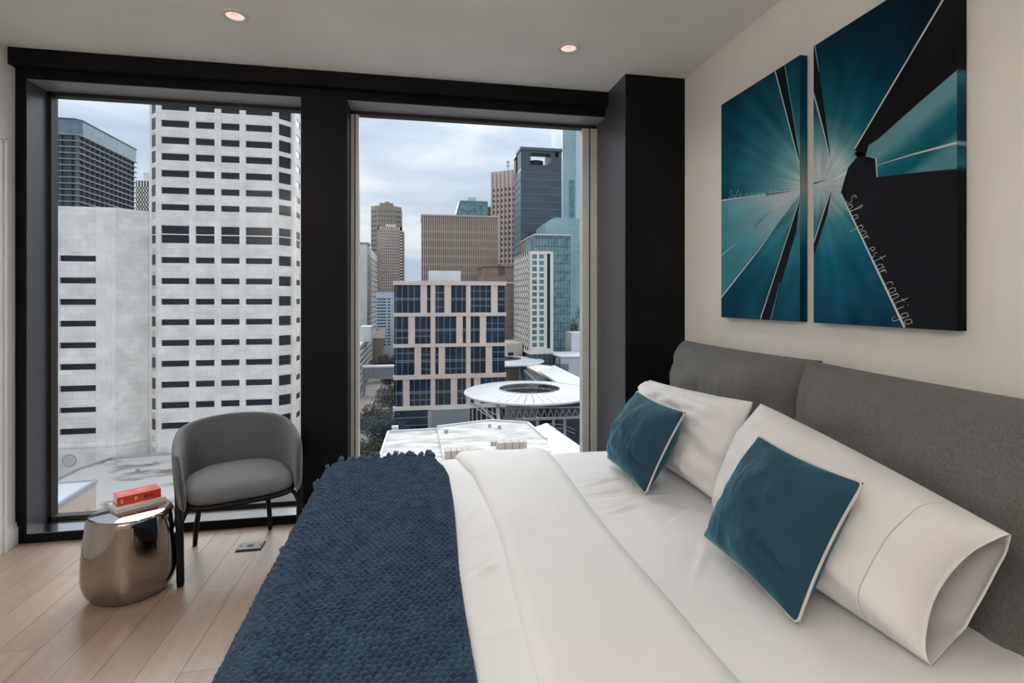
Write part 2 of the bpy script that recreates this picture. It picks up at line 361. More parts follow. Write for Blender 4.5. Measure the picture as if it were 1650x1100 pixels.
for x_, y_, w_ in ((-.9, .9, 'middle of the room, left side'), (.84, .9, 'middle of the room, above the bed'), (-.9, -.9, 'back of the room, left side'), (.84, -.9, 'back of the room, right side')):  # extra fill lights added out of view to brighten the room
    downlight(x_, y_, 'added unseen fill ceiling light, ' + w_, .4 if x_ < 0 else .2)
# invented uplighter behind the camera, added as fill to brighten the interior
fl_ = thing('added_fill_lamp', (-1.30, -1.1, 0), 'added fill uplighter, unseen behind the camera in the back left part of the room', 'lamp')
MB().lathe([(.001, .02), (.14, .018), (.15, .008), (.15, 0)], 0, 0, 32).build('base', M['black'], fl_, True, local=True)
MB().tube([(0, 0, .02), (0, 0, 1.72)], .011, 10).build('pole', M['black'], fl_, True, local=True)
MB().lathe([(.02, 1.70), (.09, 1.74), (.14, 1.80), (.137, 1.80), (.085, 1.748), (.02, 1.715)], 0, 0, 36).build('shade', M['lightal'], fl_, True, local=True)
ld = bpy.data.lights.new('bulb', 'SPOT'); ld.energy = FILL_LAMP; ld.spot_size = math.radians(165); ld.spot_blend = 1; ld.shadow_soft_size = .06; ld.color = (1, .93, .86)
lo = bpy.data.objects.new('bulb', ld); C.objects.link(lo); lo.parent = fl_; lo.location = (0, 0, 1.80); lo.rotation_euler = (math.pi, 0, 0)
# ------------------------------------------------------------------ floor outlet
t = thing('floor_outlet', (-.912, 3.148, 0), 'steel floor outlet box with black rim set in the oak floor', 'outlet')
bpart('rim', -.980, 3.097, 0, -.845, 3.199, .005, M['gasket'], t, bev=.0015)
cp_ = bpart('cover_plate', -.974, 3.104, .005, -.851, 3.197, .009, M['steel'], t, bev=.001)
for x_ in (-.962, -.862): MB().lathe([(.001, .0105), (.005, .0105), (.006, .009)], x_, 3.15, 12).build('screw', M['dark'], cp_)
bpart('latch', -.930, 3.135, .009, -.897, 3.16, .0105, M['gasket'], cp_)
# ================================================================== ARMCHAIR
def armchair():
    rz = math.radians(23)
    t = thing('armchair', (-.953, 3.075, 0), 'grey upholstered tub armchair with thin black legs in front of the left window', 'chair', rz=rz)
    # plan path of shell
    ctrl = [(-.252, -.268), (-.268, -.16), (-.274, -.04), (-.268, .08), (-.238, .19), (-.155, .258), (0, .278)]
    full = ctrl + [(-x, y) for x, y in ctrl[-2::-1]]
    P = [Vector((x, y, 0)) for x, y in full]
    def cat(P, n):
        out = []
        for i in range(len(P) - 1):
            p0 = P[max(i - 1, 0)]; p1 = P[i]; p2 = P[i + 1]; p3 = P[min(i + 2, len(P) - 1)]
            for k in range(n):
                u = k / n; out.append(.5 * ((2 * p1) + (-p0 + p2) * u + (2 * p0 - 5 * p1 + 4 * p2 - p3) * u * u + (-p0 + 3 * p1 - 3 * p2 + p3) * u ** 3))
        return out + [P[-1]]
    Q = cat(P, 12); cum = [0]
    for i in range(1, len(Q)): cum.append(cum[-1] + (Q[i] - Q[i - 1]).length)
    T = cum[-1]
    def pt(s):
        s = min(max(s, 0), T)
        i = min(int(np.searchsorted(cum, s)), len(Q) - 1); i = max(i, 1)
        f = (s - cum[i - 1]) / (cum[i] - cum[i - 1] + 1e-9); p = Q[i - 1].lerp(Q[i], f); d = (Q[i] - Q[i - 1]).normalized()
        return p, Vector((-d.y, d.x, 0))       # outward-ish normal (path runs left->back->right)
    ns, nh = 72, 22
    ring = []
    for k in range(nh * 2):
        a = 2 * math.pi * k / (nh * 2); hx = math.cos(a); hz = math.sin(a)
        ring.append((math.copysign(abs(hx) ** .5, hx), math.copysign(abs(hz) ** .55, hz)))
    V = []
    for i in range(ns + 1):
        f = i / ns
        for (a, h) in ring:
            hh = (h + 1) / 2
            s0 = .03 + hh ** 1.6 * .13; s = s0 + f * (T - 2 * s0); e = min(f, 1 - f)
            back = math.sin(math.pi * f) ** 1.1
            zt = .610 + .108 * back; zb = .368 + .012 * back
            p, n = pt(s); thick = .021 * min(1, (e / .03 + .15)) ** .5
            flare = 1 + .06 * hh
            V.append((p.x * flare + n.x * a * thick, p.y * flare + n.y * a * thick, zb + (zt - zb) * hh))
    m_ = len(ring); Fc = [(i * m_ + k, (i + 1) * m_ + k, (i + 1) * m_ + (k + 1) % m_, i * m_ + (k + 1) % m_) for i in range(ns) for k in range(m_)]
    Fc += [tuple(range(m_)), tuple(range(ns * m_, (ns + 1) * m_))[::-1]]
    mesh('shell', V, Fc, M['chairfab'], t, True, local=True)
    # seat cushion : D-shaped
    V = []; nr, na = 14, 64
    def plan(an, k=1.0):
        x = math.cos(an); y = math.sin(an); e_ = 4.2 if y < 0 else 2.5
        r = (abs(x) ** e_ + abs(y) ** e_) ** (-1 / e_)
        return x * r * (.255) * k, y * r * (.262 if y < 0 else .250) * k
    prof = [(0, .476), (.3, .475), (.6, .470), (.8, .461), (.93, .444), (.99, .420), (1.0, .402), (.98, .386), (.9, .38), (0, .38)]
    for (k, z) in prof:
        for j in range(na):
            x_, y_ = plan(2 * math.pi * j / na, max(k, .001)); V.append((x_, y_ - .012, z))
    Fc = [(i * na + j, i * na + (j + 1) % na, (i + 1) * na + (j + 1) % na, (i + 1) * na + j) for i in range(len(prof) - 1) for j in range(na)]
    mesh('seat', V, [f[::-1] for f in Fc], M['chairfab'], t, True, local=True)
    V = []
    for (k, z) in [(.0, .379), (1.02, .379), (1.03, .372), (1.02, .362), (0, .362)]:
        for j in range(na):
            x_, y_ = plan(2 * math.pi * j / na, max(k, .001)); V.append((x_, y_ - .012, z))
    Fc = [(i * na + j, i * na + (j + 1) % na, (i + 1) * na + (j + 1) % na, (i + 1) * na + j) for i in range(4) for j in range(na)]
    mesh('seat_frame', V, [f[::-1] for f in Fc], M['blackwood'], t, True, local=True)
    for sx in (-1, 1):
        # front leg runs up outside the shell and a bent brace returns to the frame
        MB().tube([(sx * .272, -.205, 0), (sx * .272, -.205, .02), (sx * .275, -.20, .24), (sx * .284, -.17, .44), (sx * .288, -.15, .49)], [.014, .017, .017, .012, .007], 10).build('leg', M['blackwood'], t, True, local=True)
        MB().tube([(sx * .276, -.203, .24), (sx * .270, -.198, .30), (sx * .25, -.185, .345), (sx * .21, -.16, .365), (sx * .15, -.13, .368)], .011, 8).build('brace', M['blackwood'], t, True, local=True)
        MB().tube([(sx * .195, .245, 0), (sx * .19, .235, .1), (sx * .165, .19, .30), (sx * .15, .165, .372)], [.012, .014, .014, .014], 10).build('leg', M['blackwood'], t, True, local=True)
    return t
armchair()
# ================================================================== SIDE TABLE + BOOKS
TX, TY = -1.337, 2.785
def side_table():
    t = thing('side_table', (TX, TY, 0), 'polished chrome drum side table on the oak floor left of the armchair', 'table')
    prof = [(.0, .001), (.135, .001), (.150, .006), (.166, .03), (.180, .06), (.188, .09), (.1895, .12), (.188, .18), (.184, .24), (.178, .30), (.1715, .355), (.1695, .372), (.166, .380), (.160, .384)]
    n = 128; V = []
    for (r, z) in prof:
        for k in range(n):
            a = 2 * math.pi * k / n
            w = 1 + .020 * math.cos(3 * a + .9) + .014 * math.cos(5 * a) if r > 0 else 1
            V.append((r * w * math.cos(a) + .0, r * w * math.sin(a), z))
    Fc = [(i * n + k, i * n + (k + 1) % n, (i + 1) * n + (k + 1) % n, (i + 1) * n + k) for i in range(len(prof) - 1) for k in range(n)]
    mesh('body', V, Fc, M['chrome'], t, True, local=True)
    V = []
    pr2 = [(.1605, .3838), (.157, .3852), (.0, .3852)]
    for (r, z) in pr2:
        for k in range(n):
            a = 2 * math.pi * k / n; w = 1 + .020 * math.cos(3 * a + .9) + .014 * math.cos(5 * a)
            V.append((r * w * math.cos(a), r * w * math.sin(a), z))
    Fc = [(i * n + k, i * n + (k + 1) % n, (i + 1) * n + (k + 1) % n, (i + 1) * n + k) for i in range(2) for k in range(n)]
    mesh('top', V, Fc, M['chrome'], t, True, local=True)
side_table()
def book(name, cx, cy, z, l, w, h, rz, cov, label):
    t = thing(name, (cx, cy, z), label, 'book', rz=rz)
    a, b_ = l / 2, w / 2; ct = .0018
    k = MB(); k.box(-a, -b_, 0, a, b_, ct); k.box(-a, -b_, h - ct, a, b_, h); k.box(-a, -b_, ct, a, -b_ + ct, h - ct)
    cvr = k.build('cover', cov, t, local=True)
    MB().box(-a + .003, -b_ + ct, ct, a - .003, b_ - .003, h - ct).build('pages', M['paper'], t, local=True)
    return cvr
ang = math.atan2(.107, .142)
book('book', -1.347, 2.8555, .3855, .207, .128, .0195, math.radians(42.2), M['bookwhite'], 'white flat book lying under the red book on the metal side table')
rb = book('book', -1.3535, 2.8675, .4053, .178, .098, .042, ang, M['red'], 'thick red book lying on top of the white book on the side table')
def glyphs(seq, x0, y0, cell, parent, plane, m, name):
    """small block lettering out of bars; plane 'top' or 'spine'"""
    seg = {'S': [(0, 4, 2, 4), (0, 2, 2, 2), (0, 0, 2, 0), (0, 2, 0, 4), (2, 0, 2, 2)], 'P': [(0, 0, 0, 4), (0, 4, 2, 4), (2, 2, 2, 4), (0, 2, 2, 2)],
           'H': [(0, 0, 0, 4), (2, 0, 2, 4), (0, 2, 2, 2)], 'E': [(0, 0, 0, 4), (0, 4, 2, 4), (0, 2, 2, 2), (0, 0, 2, 0)], '5': [(0, 4, 2, 4), (0, 2, 2, 2), (0, 0, 2, 0), (0, 2, 0, 4), (2, 0, 2, 2)],
           'N': [(0, 0, 0, 4), (2, 0, 2, 4), (0, 4, 2, 0)], 'O': [(0, 0, 0, 4), (2, 0, 2, 4), (0, 0, 2, 0), (0, 4, 2, 4)], 'U': [(0, 0, 0, 4), (2, 0, 2, 4), (0, 0, 2, 0)], 'T': [(1, 0, 1, 4), (0, 4, 2, 4)]}
    k = MB(); w = cell * .33
    for i, ch in enumerate(seq):
        for (a, b_, c, d) in seg.get(ch, []):
            X0, X1 = x0 + (i * 3.1 + a) * cell, x0 + (i * 3.1 + c) * cell; Y0, Y1 = y0 + b_ * cell, y0 + d * cell
            if plane == 'top': k.box(min(X0, X1) - w, min(Y0, Y1) - w, .042, max(X0, X1) + w, max(Y0, Y1) + w, .0424)
            else: k.box(min(X0, X1) - w, -.0494, min(Y0, Y1) - w, max(X0, X1) + w, -.049, max(Y0, Y1) + w)
    k.build(name, m, parent, local=True)
glyphs('SHEN', -.070, .002, .0032, rb, 'top', M['ink'], 'lettering')
glyphs('HOUS', .006, .002, .0032, rb, 'top', M['ink'], 'lettering')
glyphs('S', -.074, .013, .0038, rb, 'spine', M['ink'], 'lettering')
glyphs('P', -.018, .013, .0038, rb, 'spine', M['ink'], 'lettering')
glyphs('NOTES', .022, .015, .0026, rb, 'spine', M['darkink'], 'lettering')
# ================================================================== BED
BT = .598
bed = thing('bed', (.6, 1.78, 0), 'wide upholstered bed standing against the right wall under the two canvases', 'bed')
bpart('bed_base', -.30, .98, .10, 1.50, 2.58, .30, M['greyfab'], bed, bev=.015)
bpart('mattress', -.34, .93, .30, 1.33, 2.61, .545, M['mattress'], bed, bev=.04)
for (x_, y_) in ((-.22, 1.08), (-.22, 2.48), (1.40, 1.08), (1.40, 2.48)): bpart('leg', x_ - .03, y_ - .03, 0, x_ + .03, y_ + .03, .10, M['blackwood'], bed)
bpart('headboard_panel', 1.60, .64, .12, 1.685, 2.78, 1.02, M['greyfab'], bed, bev=.015)
def wrap(s, r):
    """distance s past the start of an edge -> (outward, drop)"""
    if s <= 0: return s, 0.0
    if s < r * math.pi / 2: a = s / r; return r * math.sin(a), -(r - r * math.cos(a))
    return r + .12 * (s - r * math.pi / 2), -(r + (s - r * math.pi / 2))
def rz_(x, y):    # soft undulation of the bedding
    v = noise.noise(Vector((x * 2.2, y * 2.0, 3.1))) * .008 + noise.noise(Vector((x * 6, y * 5, 1.7))) * .003
    return v
def ridges(x, y):
    h = 0
    # gathered creases of the sheet beside the folded edge
    for (cx, cy, L_, an, hh) in ((.80, 2.16, .10, .25, .011), (.80, 2.05, .13, .12, .012), (.86, 1.97, .13, .02, .010), (.78, 1.88, .09, .35, .009), (.98, 1.78, .12, .6, .006), (.85, 1.45, .16, .9, .004), (1.0, 1.25, .2, .3, .004),
                             (.20, 1.92, .07, 1.2, .006), (.20, 1.52, .06, .7, .010), (.19, 1.22, .07, .3, .006), (.21, 1.35, .05, 2.2, .006), (.2, 1.75, .05, .2, .005)):
        dx, dy = x - cx, y - cy; u = dx * math.cos(an) + dy * math.sin(an); v = -dx * math.sin(an) + dy * math.cos(an)
        h += hh * math.exp(-(u / L_) ** 2 * 1.4) * (math.exp(-(v / .012) ** 2) - .5 * math.exp(-((v - .025) / .02) ** 2))
    return h * 1.5
X0F, Y0F, Y0N = -.335, 2.585, .925
def bedpt(x, y, lift=0, r=.075):
    ox, dz1 = wrap(X0F - x, r + lift); X = X0F - ox if x < X0F else x
    if y > Y0F: oy, dz2 = wrap(y - Y0F, r + lift); Yv = Y0F + oy
    elif y < Y0N: oy, dz2 = wrap(Y0N - y, r + lift); Yv = Y0N - oy
    else: Yv, dz2 = y, 0
    z = BT + dz1 + dz2
    return Vector((X, Yv, max(z, .18) + lift + rz_(x, y)))
def sheet(name, xs, ys, fn, m, parent=None, th=0):
    V = []; nx, ny = len(xs), len(ys)
    for y in ys:
        for x in xs: V.append(fn(x, y))
    Fc = [(j * nx + i, j * nx + i + 1, (j + 1) * nx + i + 1, (j + 1) * nx + i) for j in range(ny - 1) for i in range(nx - 1)]
    return V, Fc
xs = np.linspace(X0F - .33, 1.385, 210); ys = np.linspace(Y0N - .33, Y0F + .33, 210)
dv = thing('duvet', (.6, 1.78, BT), 'white cotton duvet spread over the whole bed under the knitted throw', 'duvet')
V, Fc = sheet('d', xs, ys, lambda x, y: bedpt(x, y) + Vector((0, 0, ridges(x, y))), M['duvet'])
o = mesh('duvet_cover', V, Fc, M['duvet'], dv, True)
setmod(o, 'SOLIDIFY', thickness=.02, offset=-1)
# folded-back upper edge: a thick band across the bed
def foldpt(x, y):
    xl = .262 + .016 * math.sin(y * 4.2 + .4) - .05 * max(0, y - 2.35) / .25; xr = .665 + .014 * math.sin(y * 3.1)
    f = (x - 0) ; X = xl + (xr - xl) * f
    e = min(1, f / .10); e2 = min(1, (1 - f) / .16)
    h = .034 * math.sqrt(max(0, 1 - (1 - e) ** 2)) * (1 - (1 - e2) ** 2) ** .7
    if f <= 0 or f >= 1: h = 0
    p = bedpt(X, y, .0); p.z += h - .003 + .004 * noise.noise(Vector((X * 5, y * 3, 9)))
    if y > Y0F: p.y += h * .8
    return p
xs2 = [0.5 - .5 * math.cos(math.pi * i / 60) for i in range(61)]
V, Fc = sheet('f', xs2, np.linspace(Y0N - .3, Y0F + .3, 150), foldpt, M['duvet'])
mesh('folded_edge', V, Fc, M['duvet'], dv, True)
# ================================================================== KNITTED THROW
def throwbase(t, y, lift=0.0):
    """t = arc length from the right edge towards and over the foot of the bed"""
    xr = .135 + .012 * math.sin(y * 3.3 + .5) - .05 * max(0, y - 2.35) / .25
    x = xr - t; r = .085
    s = X0F + .0 - x
    wob = .010 * noise.noise(Vector((t * 3, y * 3, 5))) + .004 * noise.noise(Vector((t * 9, y * 8, 2)))
    amax = math.radians(63)
    if s <= 0: X, Z, nx, nz = x, 0.0, 0.0, 1.0
    elif s < r * amax: a = s / r; X, Z, nx, nz = X0F - r * math.sin(a), -(r - r * math.cos(a)), -math.sin(a), math.cos(a)
    else:
        q = s - r * amax; X = X0F - r * math.sin(amax) - q * math.cos(amax); Z = -(r - r * math.cos(amax)) - q * math.sin(amax); nx, nz = -math.sin(amax), math.cos(amax)
    Yv = y; ny = 0
    if y > Y0F + .02:
        q = min(y - Y0F - .02, .12); a = q / .09; Z -= .09 - .09 * math.cos(a); Yv = Y0F + .02 + .09 * math.sin(a); ny = math.sin(a) * .8
    elif y < Y0N:
        q = y - Y0N; Z += q * 1.0; Yv = Y0N + q * .15; ny = -.9
    n = Vector((nx, ny, nz)).normalized()
    p = Vector((X, Yv, BT + Z + (rz_(X, Yv) if s < .05 else 0)))
    return p + n * (.014 + wob + lift), n
th = thing('knitted_throw', (-.15, 1.8, BT), 'chunky navy blue knitted throw draped across the foot of the bed', 'throw')
CT, CS = .0200, .0178
TL_, YS0, YS1 = .93, .80, 2.600
nt_, nsy = int(TL_ / .0034), int((YS1 - YS0) / .0034)
rowphase = rng.uniform(-.15, .15, 400); cellr = rng.uniform(-1, 1, (400, 400))
gb_t = np.linspace(0, TL_, 60); gb_y = np.linspace(YS0, YS1, 90)
base = np.zeros((90, 60, 6))
for j, y in enumerate(gb_y):
    for i, t_ in enumerate(gb_t):
        p, n = throwbase(t_, y); base[j, i] = (*p, *n)
tt = np.linspace(0, TL_, nt_); yy = np.linspace(YS0, YS1, nsy)
ti = np.clip(tt / TL_ * 59, 0, 58.9999); yi = np.clip((yy - YS0) / (YS1 - YS0) * 89, 0, 88.9999)
i0 = ti.astype(int); fi = (ti - i0)[None, :, None]; j0 = yi.astype(int); fj = (yi - j0)[:, None, None]
B = (base[j0][:, i0] * (1 - fi) + base[j0][:, i0 + 1] * fi) * (1 - fj) + (base[j0 + 1][:, i0] * (1 - fi) + base[j0 + 1][:, i0 + 1] * fi) * fj
TT, YY = np.meshgrid(tt, yy)
YW = YY + .004 * np.sin(TT * 21 + YY * 3) + .003 * np.sin(TT * 47)
row = np.floor(YW / CS).astype(int); fv = YW / CS - row - .5
uu = TT / CT + .5 * (row % 2) + rowphase[row % 400]; col = np.floor(uu).astype(int); fu = uu - col - .5
cr_ = cellr[row % 400, col % 400]
dist = (np.abs(fu) / .53) ** 2.2 + (np.abs(fv + .08 * cr_) / (.50 + .05 * cr_)) ** 2.2
bump = np.sqrt(np.clip(1 - dist, 0, 1)) * (1 + .25 * cr_) * .0118
edge = np.minimum(1, TT / .012) ; bump = bump * (.35 + .65 * edge) - .013 * (1 - edge) ** 2
bump -= .012 * (1 - np.minimum(1, (YS1 - YY) / .01)) ** 2
Pp = B[:, :, :3] + B[:, :, 3:] * bump[:, :, None]
idx = np.arange(nt_ * nsy).reshape(nsy, nt_)
Fq = np.stack([idx[:-1, :-1], idx[1:, :-1], idx[1:, 1:], idx[:-1, 1:]], -1).reshape(-1, 4)
Pp = Pp.reshape(-1, 3) - np.array(th.location)
me = bpy.data.meshes.new('knit'); me.vertices.add(len(Pp)); me.vertices.foreach_set('co', Pp.astype(np.float32).ravel())
me.loops.add(Fq.size); me.loops.foreach_set('vertex_index', Fq.astype(np.int32).ravel()); me.polygons.add(len(Fq))
me.polygons.foreach_set('loop_start', (np.arange(len(Fq)) * 4).astype(np.int32)); me.polygons.foreach_set('loop_total', np.full(len(Fq), 4, np.int32))
me.update(calc_edges=True); me.validate(); me.polygons.foreach_set('use_smooth', [True] * len(me.polygons)); me.materials.append(M['knit'])
o = bpy.data.objects.new('knit', me); C.objects.link(o); o.parent = th; o['kind'] = 'stuff'
tm = []
for v in range(4):
    k = MB()
    for q in range(4):
        an = q * 1.6 + v; pts = []
        for s in range(5):
            f = s / 4; pts.append((.004 * math.cos(an) * (1 + f) + .003 * math.sin(f * 5 + v), .044 * f, .004 * math.sin(an) * (1 + f * .8) + .004 * math.sin(f * 3 + v * 2)))
        k.tube(pts, [.0045, .0055, .0058, .006, .004], 6)
    mm = bpy.data.meshes.new('tassel'); mm.from_pydata(k.V, [], k.F); mm.materials.append(M['knit']); mm.polygons.foreach_set('use_smooth', [True] * len(mm.polygons)); tm.append(mm)
t_ = .006; q = 0
while t_ < TL_ - .01:
    p, n = throwbase(t_, YS1 - .012)
    o = bpy.data.objects.new('tassel', tm[q % 4]); C.objects.link(o); o.parent = th
    o.location = p - Vector(th.location) + n * .002
    tilt = random.uniform(-.05, .38) if t_ < .52 else random.uniform(-.3, .1)
    yaw = random.uniform(-.5, .5)
    d = (Vector((math.sin(yaw) * .8, 1, 0)) * math.cos(tilt) + n * math.sin(tilt)).normalized(); zx = n - d * n.dot(d); zx.normalize(); xx = d.cross(zx)
    o.rotation_euler = Matrix((xx, d, zx)).transposed().to_euler(); s_c = random.uniform(.8, 1.25); o.scale = (s_c, s_c, s_c)
    t_ += random.uniform(.015, .021); q += 1
# ================================================================== PILLOWS AND CUSHIONS
def pillow(name, corners, Tf, Tb, m, label, cat, group=None, bow=.06, n=44, pw=4.0, ex=.5, wr=.006, open_end=False, seedv=0, piping=None, bowv=None, sag=0, part='cover', wscale=5, flatu=1.0, corner_ear=0):
    TL, TR, BR, BL = [Vector(c) for c in corners]
    cen = (TL + TR + BR + BL) / 4
    t = thing(name, (cen.x, cen.y, cen.z), label, cat, group)
    nrm = (TR - TL).cross(TL - BL); nrm.normalize()
    if nrm.x > 0: nrm = -nrm          # front faces the room
    bowv = bow if bowv is None else bowv
    def edge(u, v):
        ue = u * (1 - bow * (1 - v * v)); ve = v * (1 - bowv * (1 - u * u))
        a, b_ = (ue + 1) / 2, (ve + 1) / 2
        p = (BL * (1 - a) + BR * a) * (1 - b_) + (TL * (1 - a) + TR * a) * b_
        p.z -= sag * (1 - u * u) * (1 - v * v)
        return p
    def thk(u, v):
        a = max(0, 1 - abs(u) ** pw); b_ = max(0, 1 - abs(v) ** pw)
        if open_end and u > 0:
            a = max(a, .035 * min(1, u))
        return (a * b_) ** ex
    ucs = [math.sin(math.pi / 2 * (-1 + 2 * i / n)) for i in range(n + 1)]
    V = []; Fc = []
    for sgn, TT_ in ((1, Tf), (-1, Tb)):
        for j in range(n + 1):
            for i in range(n + 1):
                u, v = ucs[i], ucs[j]
                p = edge(u, v)
                if open_end and u > .5:
                    k = (u - .5) / .5
                    if sgn > 0: p += (BL - BR).normalized() * (.045 * k * k * max(0, 1 - ((v - .0) / 1.0) ** 2) )
                    else: p += Vector((.095, .02, .040)) * (k * k * max(0, (1 - v) / 2) ** .8)
                q = thk(u, v) * TT_
                w = noise.noise(Vector((u * wscale * .6 + seedv, v * wscale * .6, sgn + seedv))) * wr * 1.2 + abs(noise.noise(Vector((u * wscale * 1.4 + seedv, v * wscale * .9 + u * 2, 3 * sgn + seedv)))) * wr
                # creases running in from the corners
                if piping and sgn > 0: w -= .022 * math.exp(-((u - .62) ** 2 / .05 + (v + .45 + .35 * (u - .6)) ** 2 / .006))
                cr1 = math.sin((u + v) * 9 + seedv) * math.exp(-((abs(u) - 1) ** 2 + (abs(v) - 1) ** 2) * 5) * wr * .5
                if open_end and u > .35: w *= max(0, 1 - (u - .35) / .33)
                if open_end and u < -.8: w *= .3
                q += (w + cr1) * min(1, q / (abs(TT_) + 1e-6) * 2)
                V.append(p + nrm * sgn * q)
    m1 = (n + 1) ** 2
    for sgn in (0, 1):
        for j in range(n):
            for i in range(n):
                a = sgn * m1 + j * (n + 1) + i; f = (a, a + 1, a + n + 2, a + n + 1); Fc.append(f if sgn else f[::-1])
    if open_end:
        for i in range(n):   # keep top fold shut, bottom hem joined underneath
            a = i; Fc.append((a, a + 1, m1 + a + 1, m1 + a)); a = n * (n + 1) + i; Fc.append((a, a + 1, m1 + a + 1, m1 + a))
        for j in range(n): a = j * (n + 1); Fc.append((a, a + n + 1, m1 + a + n + 1, m1 + a))
    o = mesh(part, V, Fc, m, t, True)
    if not open_end: setmod(o, 'WELD', merge_threshold=.0006)
    else: setmod(o, 'SOLIDIFY', thickness=.0016)
    return o, edge, nrm, thk, ucs, V, n
def boundary(edge, k=160):
    pts = []
    for i in range(k):
        f = i / k * 4
        if f < 1: u, v = -1 + 2 * f, 1
        elif f < 2: u, v = 1, 1 - 2 * (f - 1)
        elif f < 3: u, v = 1 - 2 * (f - 2), -1
        else: u, v = -1, -1 + 2 * (f - 3)
        pts.append(edge(u, v))
    # round the four corners a little
    for _ in range(3): pts = [(pts[i - 1] + pts[i] * 2 + pts[(i + 1) % k]) / 4 for i in range(k)]
    return pts
# grey headboard cushions
for lab, cs, sv in (('grey linen headboard cushion behind the far white pillow, next to the black column', ((1.555, 2.83, 1.152), (1.555, 1.775, 1.152), (1.50, 1.80, .34), (1.52, 2.74, .34)), 1.3),
                    ('grey linen headboard cushion behind the near white pillow, at the right edge', ((1.530, 1.815, 1.150), (1.535, .66, 1.140), (1.50, .68, .34), (1.50, 1.80, .34)), 4.1)):
    pillow('headboard_cushion', cs, .190, .10, M['greyfab'], lab, 'cushion', 'grey headboard cushions', bow=.035, bowv=.02, n=60, pw=4.5, ex=.50, wr=.019, seedv=sv, wscale=5)
# white pillows
pillow('pillow', ((1.275, 2.70, .945), (1.265, 1.79, 1.000), (1.135, 1.84, .615), (1.13, 2.66, .615)), .125, .09, M['pillow'], 'white sleeping pillow behind the smaller far teal cushion, by the window end', 'pillow', 'white sleeping pillows', bow=.03, bowv=.05, wr=.024, wscale=7, seedv=2.2, pw=3.2, ex=.55)
np_ = pillow('pillow', ((1.245, 1.715, 1.008), (1.265, .914, .882), (1.085, .935, .610), (1.098, 1.785, .615)), .150, .09, M['pillow'], 'white pillow with an open hemmed cuff, behind the large near teal cushion', 'pillow', 'white sleeping pillows', bow=.0, bowv=-.03, wr=.026, wscale=6, open_end=True, seedv=6.4, pw=3.2, ex=.55)
t, edge, nrm, thk, ucs, V, n = np_
iu = min(range(n + 1), key=lambda i: abs(ucs[i] - .70))
line = [V[j * (n + 1) + iu] + nrm * .0020 for j in range(n + 1)]
MB().tube(line, .0015, 5).build('hem_seam', M['seam'], t, True)
# teal velvet cushions with cream piping
for lab, cs, sv in (('small-looking teal velvet cushion with cream piping leaning on the far white pillow', ((1.035, 2.335, .955), (1.050, 1.905, .945), (.905, 1.955, .612), (.905, 2.385, .630)), 3.0),
                    ('large near teal velvet cushion with cream piping leaning on the cuffed white pillow', ((1.045, 1.450, .970), (1.060, 1.080, .950), (.900, 1.105, .612), (.905, 1.530, .635)), 8.0)):
    t, edge, nrm, *_ = pillow('throw_cushion', cs, 100e-3, .095, M['teal'], lab, 'cushion', 'teal velvet cushions', bow=.065, n=56, wr=.009, seedv=sv, pw=2.4, ex=.62, wscale=4, piping=True)
    MB().tube(boundary(edge), .0042, 7, closed=True).build('piping', M['piping'], t, True)
# ================================================================== CANVASES
XC = 1.650
def canvas(name, y0, y1, z0, z1, colf, sidef, label, nx=110, nz=240):
    t = thing(name, (XR, (y0 + y1) / 2, (z0 + z1) / 2), label, 'painting', 'pair of teal abstract canvases')
    V, Fc, Cc = [], [], []
    for j in range(nz + 1):
        for i in range(nx + 1):
            y = y1 + (y0 - y1) * i / nx; z = z0 + (z1 - z0) * j / nz; V.append((XC, y, z))
            px, py = proj((XC, y, z)); Cc.append(colf(px, py))
    for j in range(nz):
        for i in range(nx): a = j * (nx + 1) + i; Fc.append((a, a + 1, a + nx + 2, a + nx + 1))
    def put(name, V, Fc, Cc):
        o = mesh(name, V, Fc, M['paint'], t)
        ca = o.data.color_attributes.new('paint', 'FLOAT_COLOR', 'POINT'); ca.data.foreach_set('color', np.array([(max(0, c[0] * .86 - .006), c[1] * .84, c[2] * .90, 1) for c in Cc], dtype=np.float32).ravel())
        return o
    face = put('painted_face', V, Fc, Cc)
    V, Fc, Cc = [], [], []
    for j in range(121):
        z = z0 + (z1 - z0) * j / 120; col = sidef(z)
        for x in (XC, XR - .004): V.append((x, y0, z)); Cc.append(col)
    for j in range(120): a = 2 * j; Fc.append((a, a + 1, a + 3, a + 2))
    put('near_side', V, Fc, Cc)
    b = MB(); b.box(XC + .001, y0 + .001, z0, XR - .004, y1, z1); b.build('stretched_canvas', M['canvasedge'], t)
    return face
m = bpy.data.materials.new('canvas_paint'); m.use_nodes = True; tt_ = m.node_tree; bs = tt_.nodes['Principled BSDF']; at_ = tt_.nodes.new('ShaderNodeAttribute'); at_.attribute_name = 'paint'
tt_.links.new(at_.outputs['Color'], bs.inputs['Base Color']); bs.inputs['Roughness'].default_value = .65; bs.inputs['Specular IOR Level'].default_value = .12; M['paint'] = m
g_ = tt_.nodes.new('ShaderNodeTexNoise'); g_.inputs['Scale'].default_value = 380; bp_ = tt_.nodes.new('ShaderNodeBump'); bp_.inputs['Strength'].default_value = .15; bp_.inputs['Distance'].default_value = .002
tt_.links.new(g_.outputs[0], bp_.inputs['Height']); tt_.links.new(bp_.outputs[0], bs.inputs['Normal'])
M['canvasedge'] = mat('navy_canvas_edge', (.008, .030, .055), .7)
M['pblack'] = mat('black_paint', (.006, .007, .009), .6, spec=.08, var=(.010, .011, .014), scale=5)
M['pgrey'] = mat('charcoal_paint', (.011, .012, .017), .6, spec=.08, var=(.018, .019, .026), scale=4)
M['pwhite'] = mat('white_paint_line', (.58, .62, .62), .6)
M['ppale'] = mat('pale_aqua_paint', (.30, .52, .54), .6)
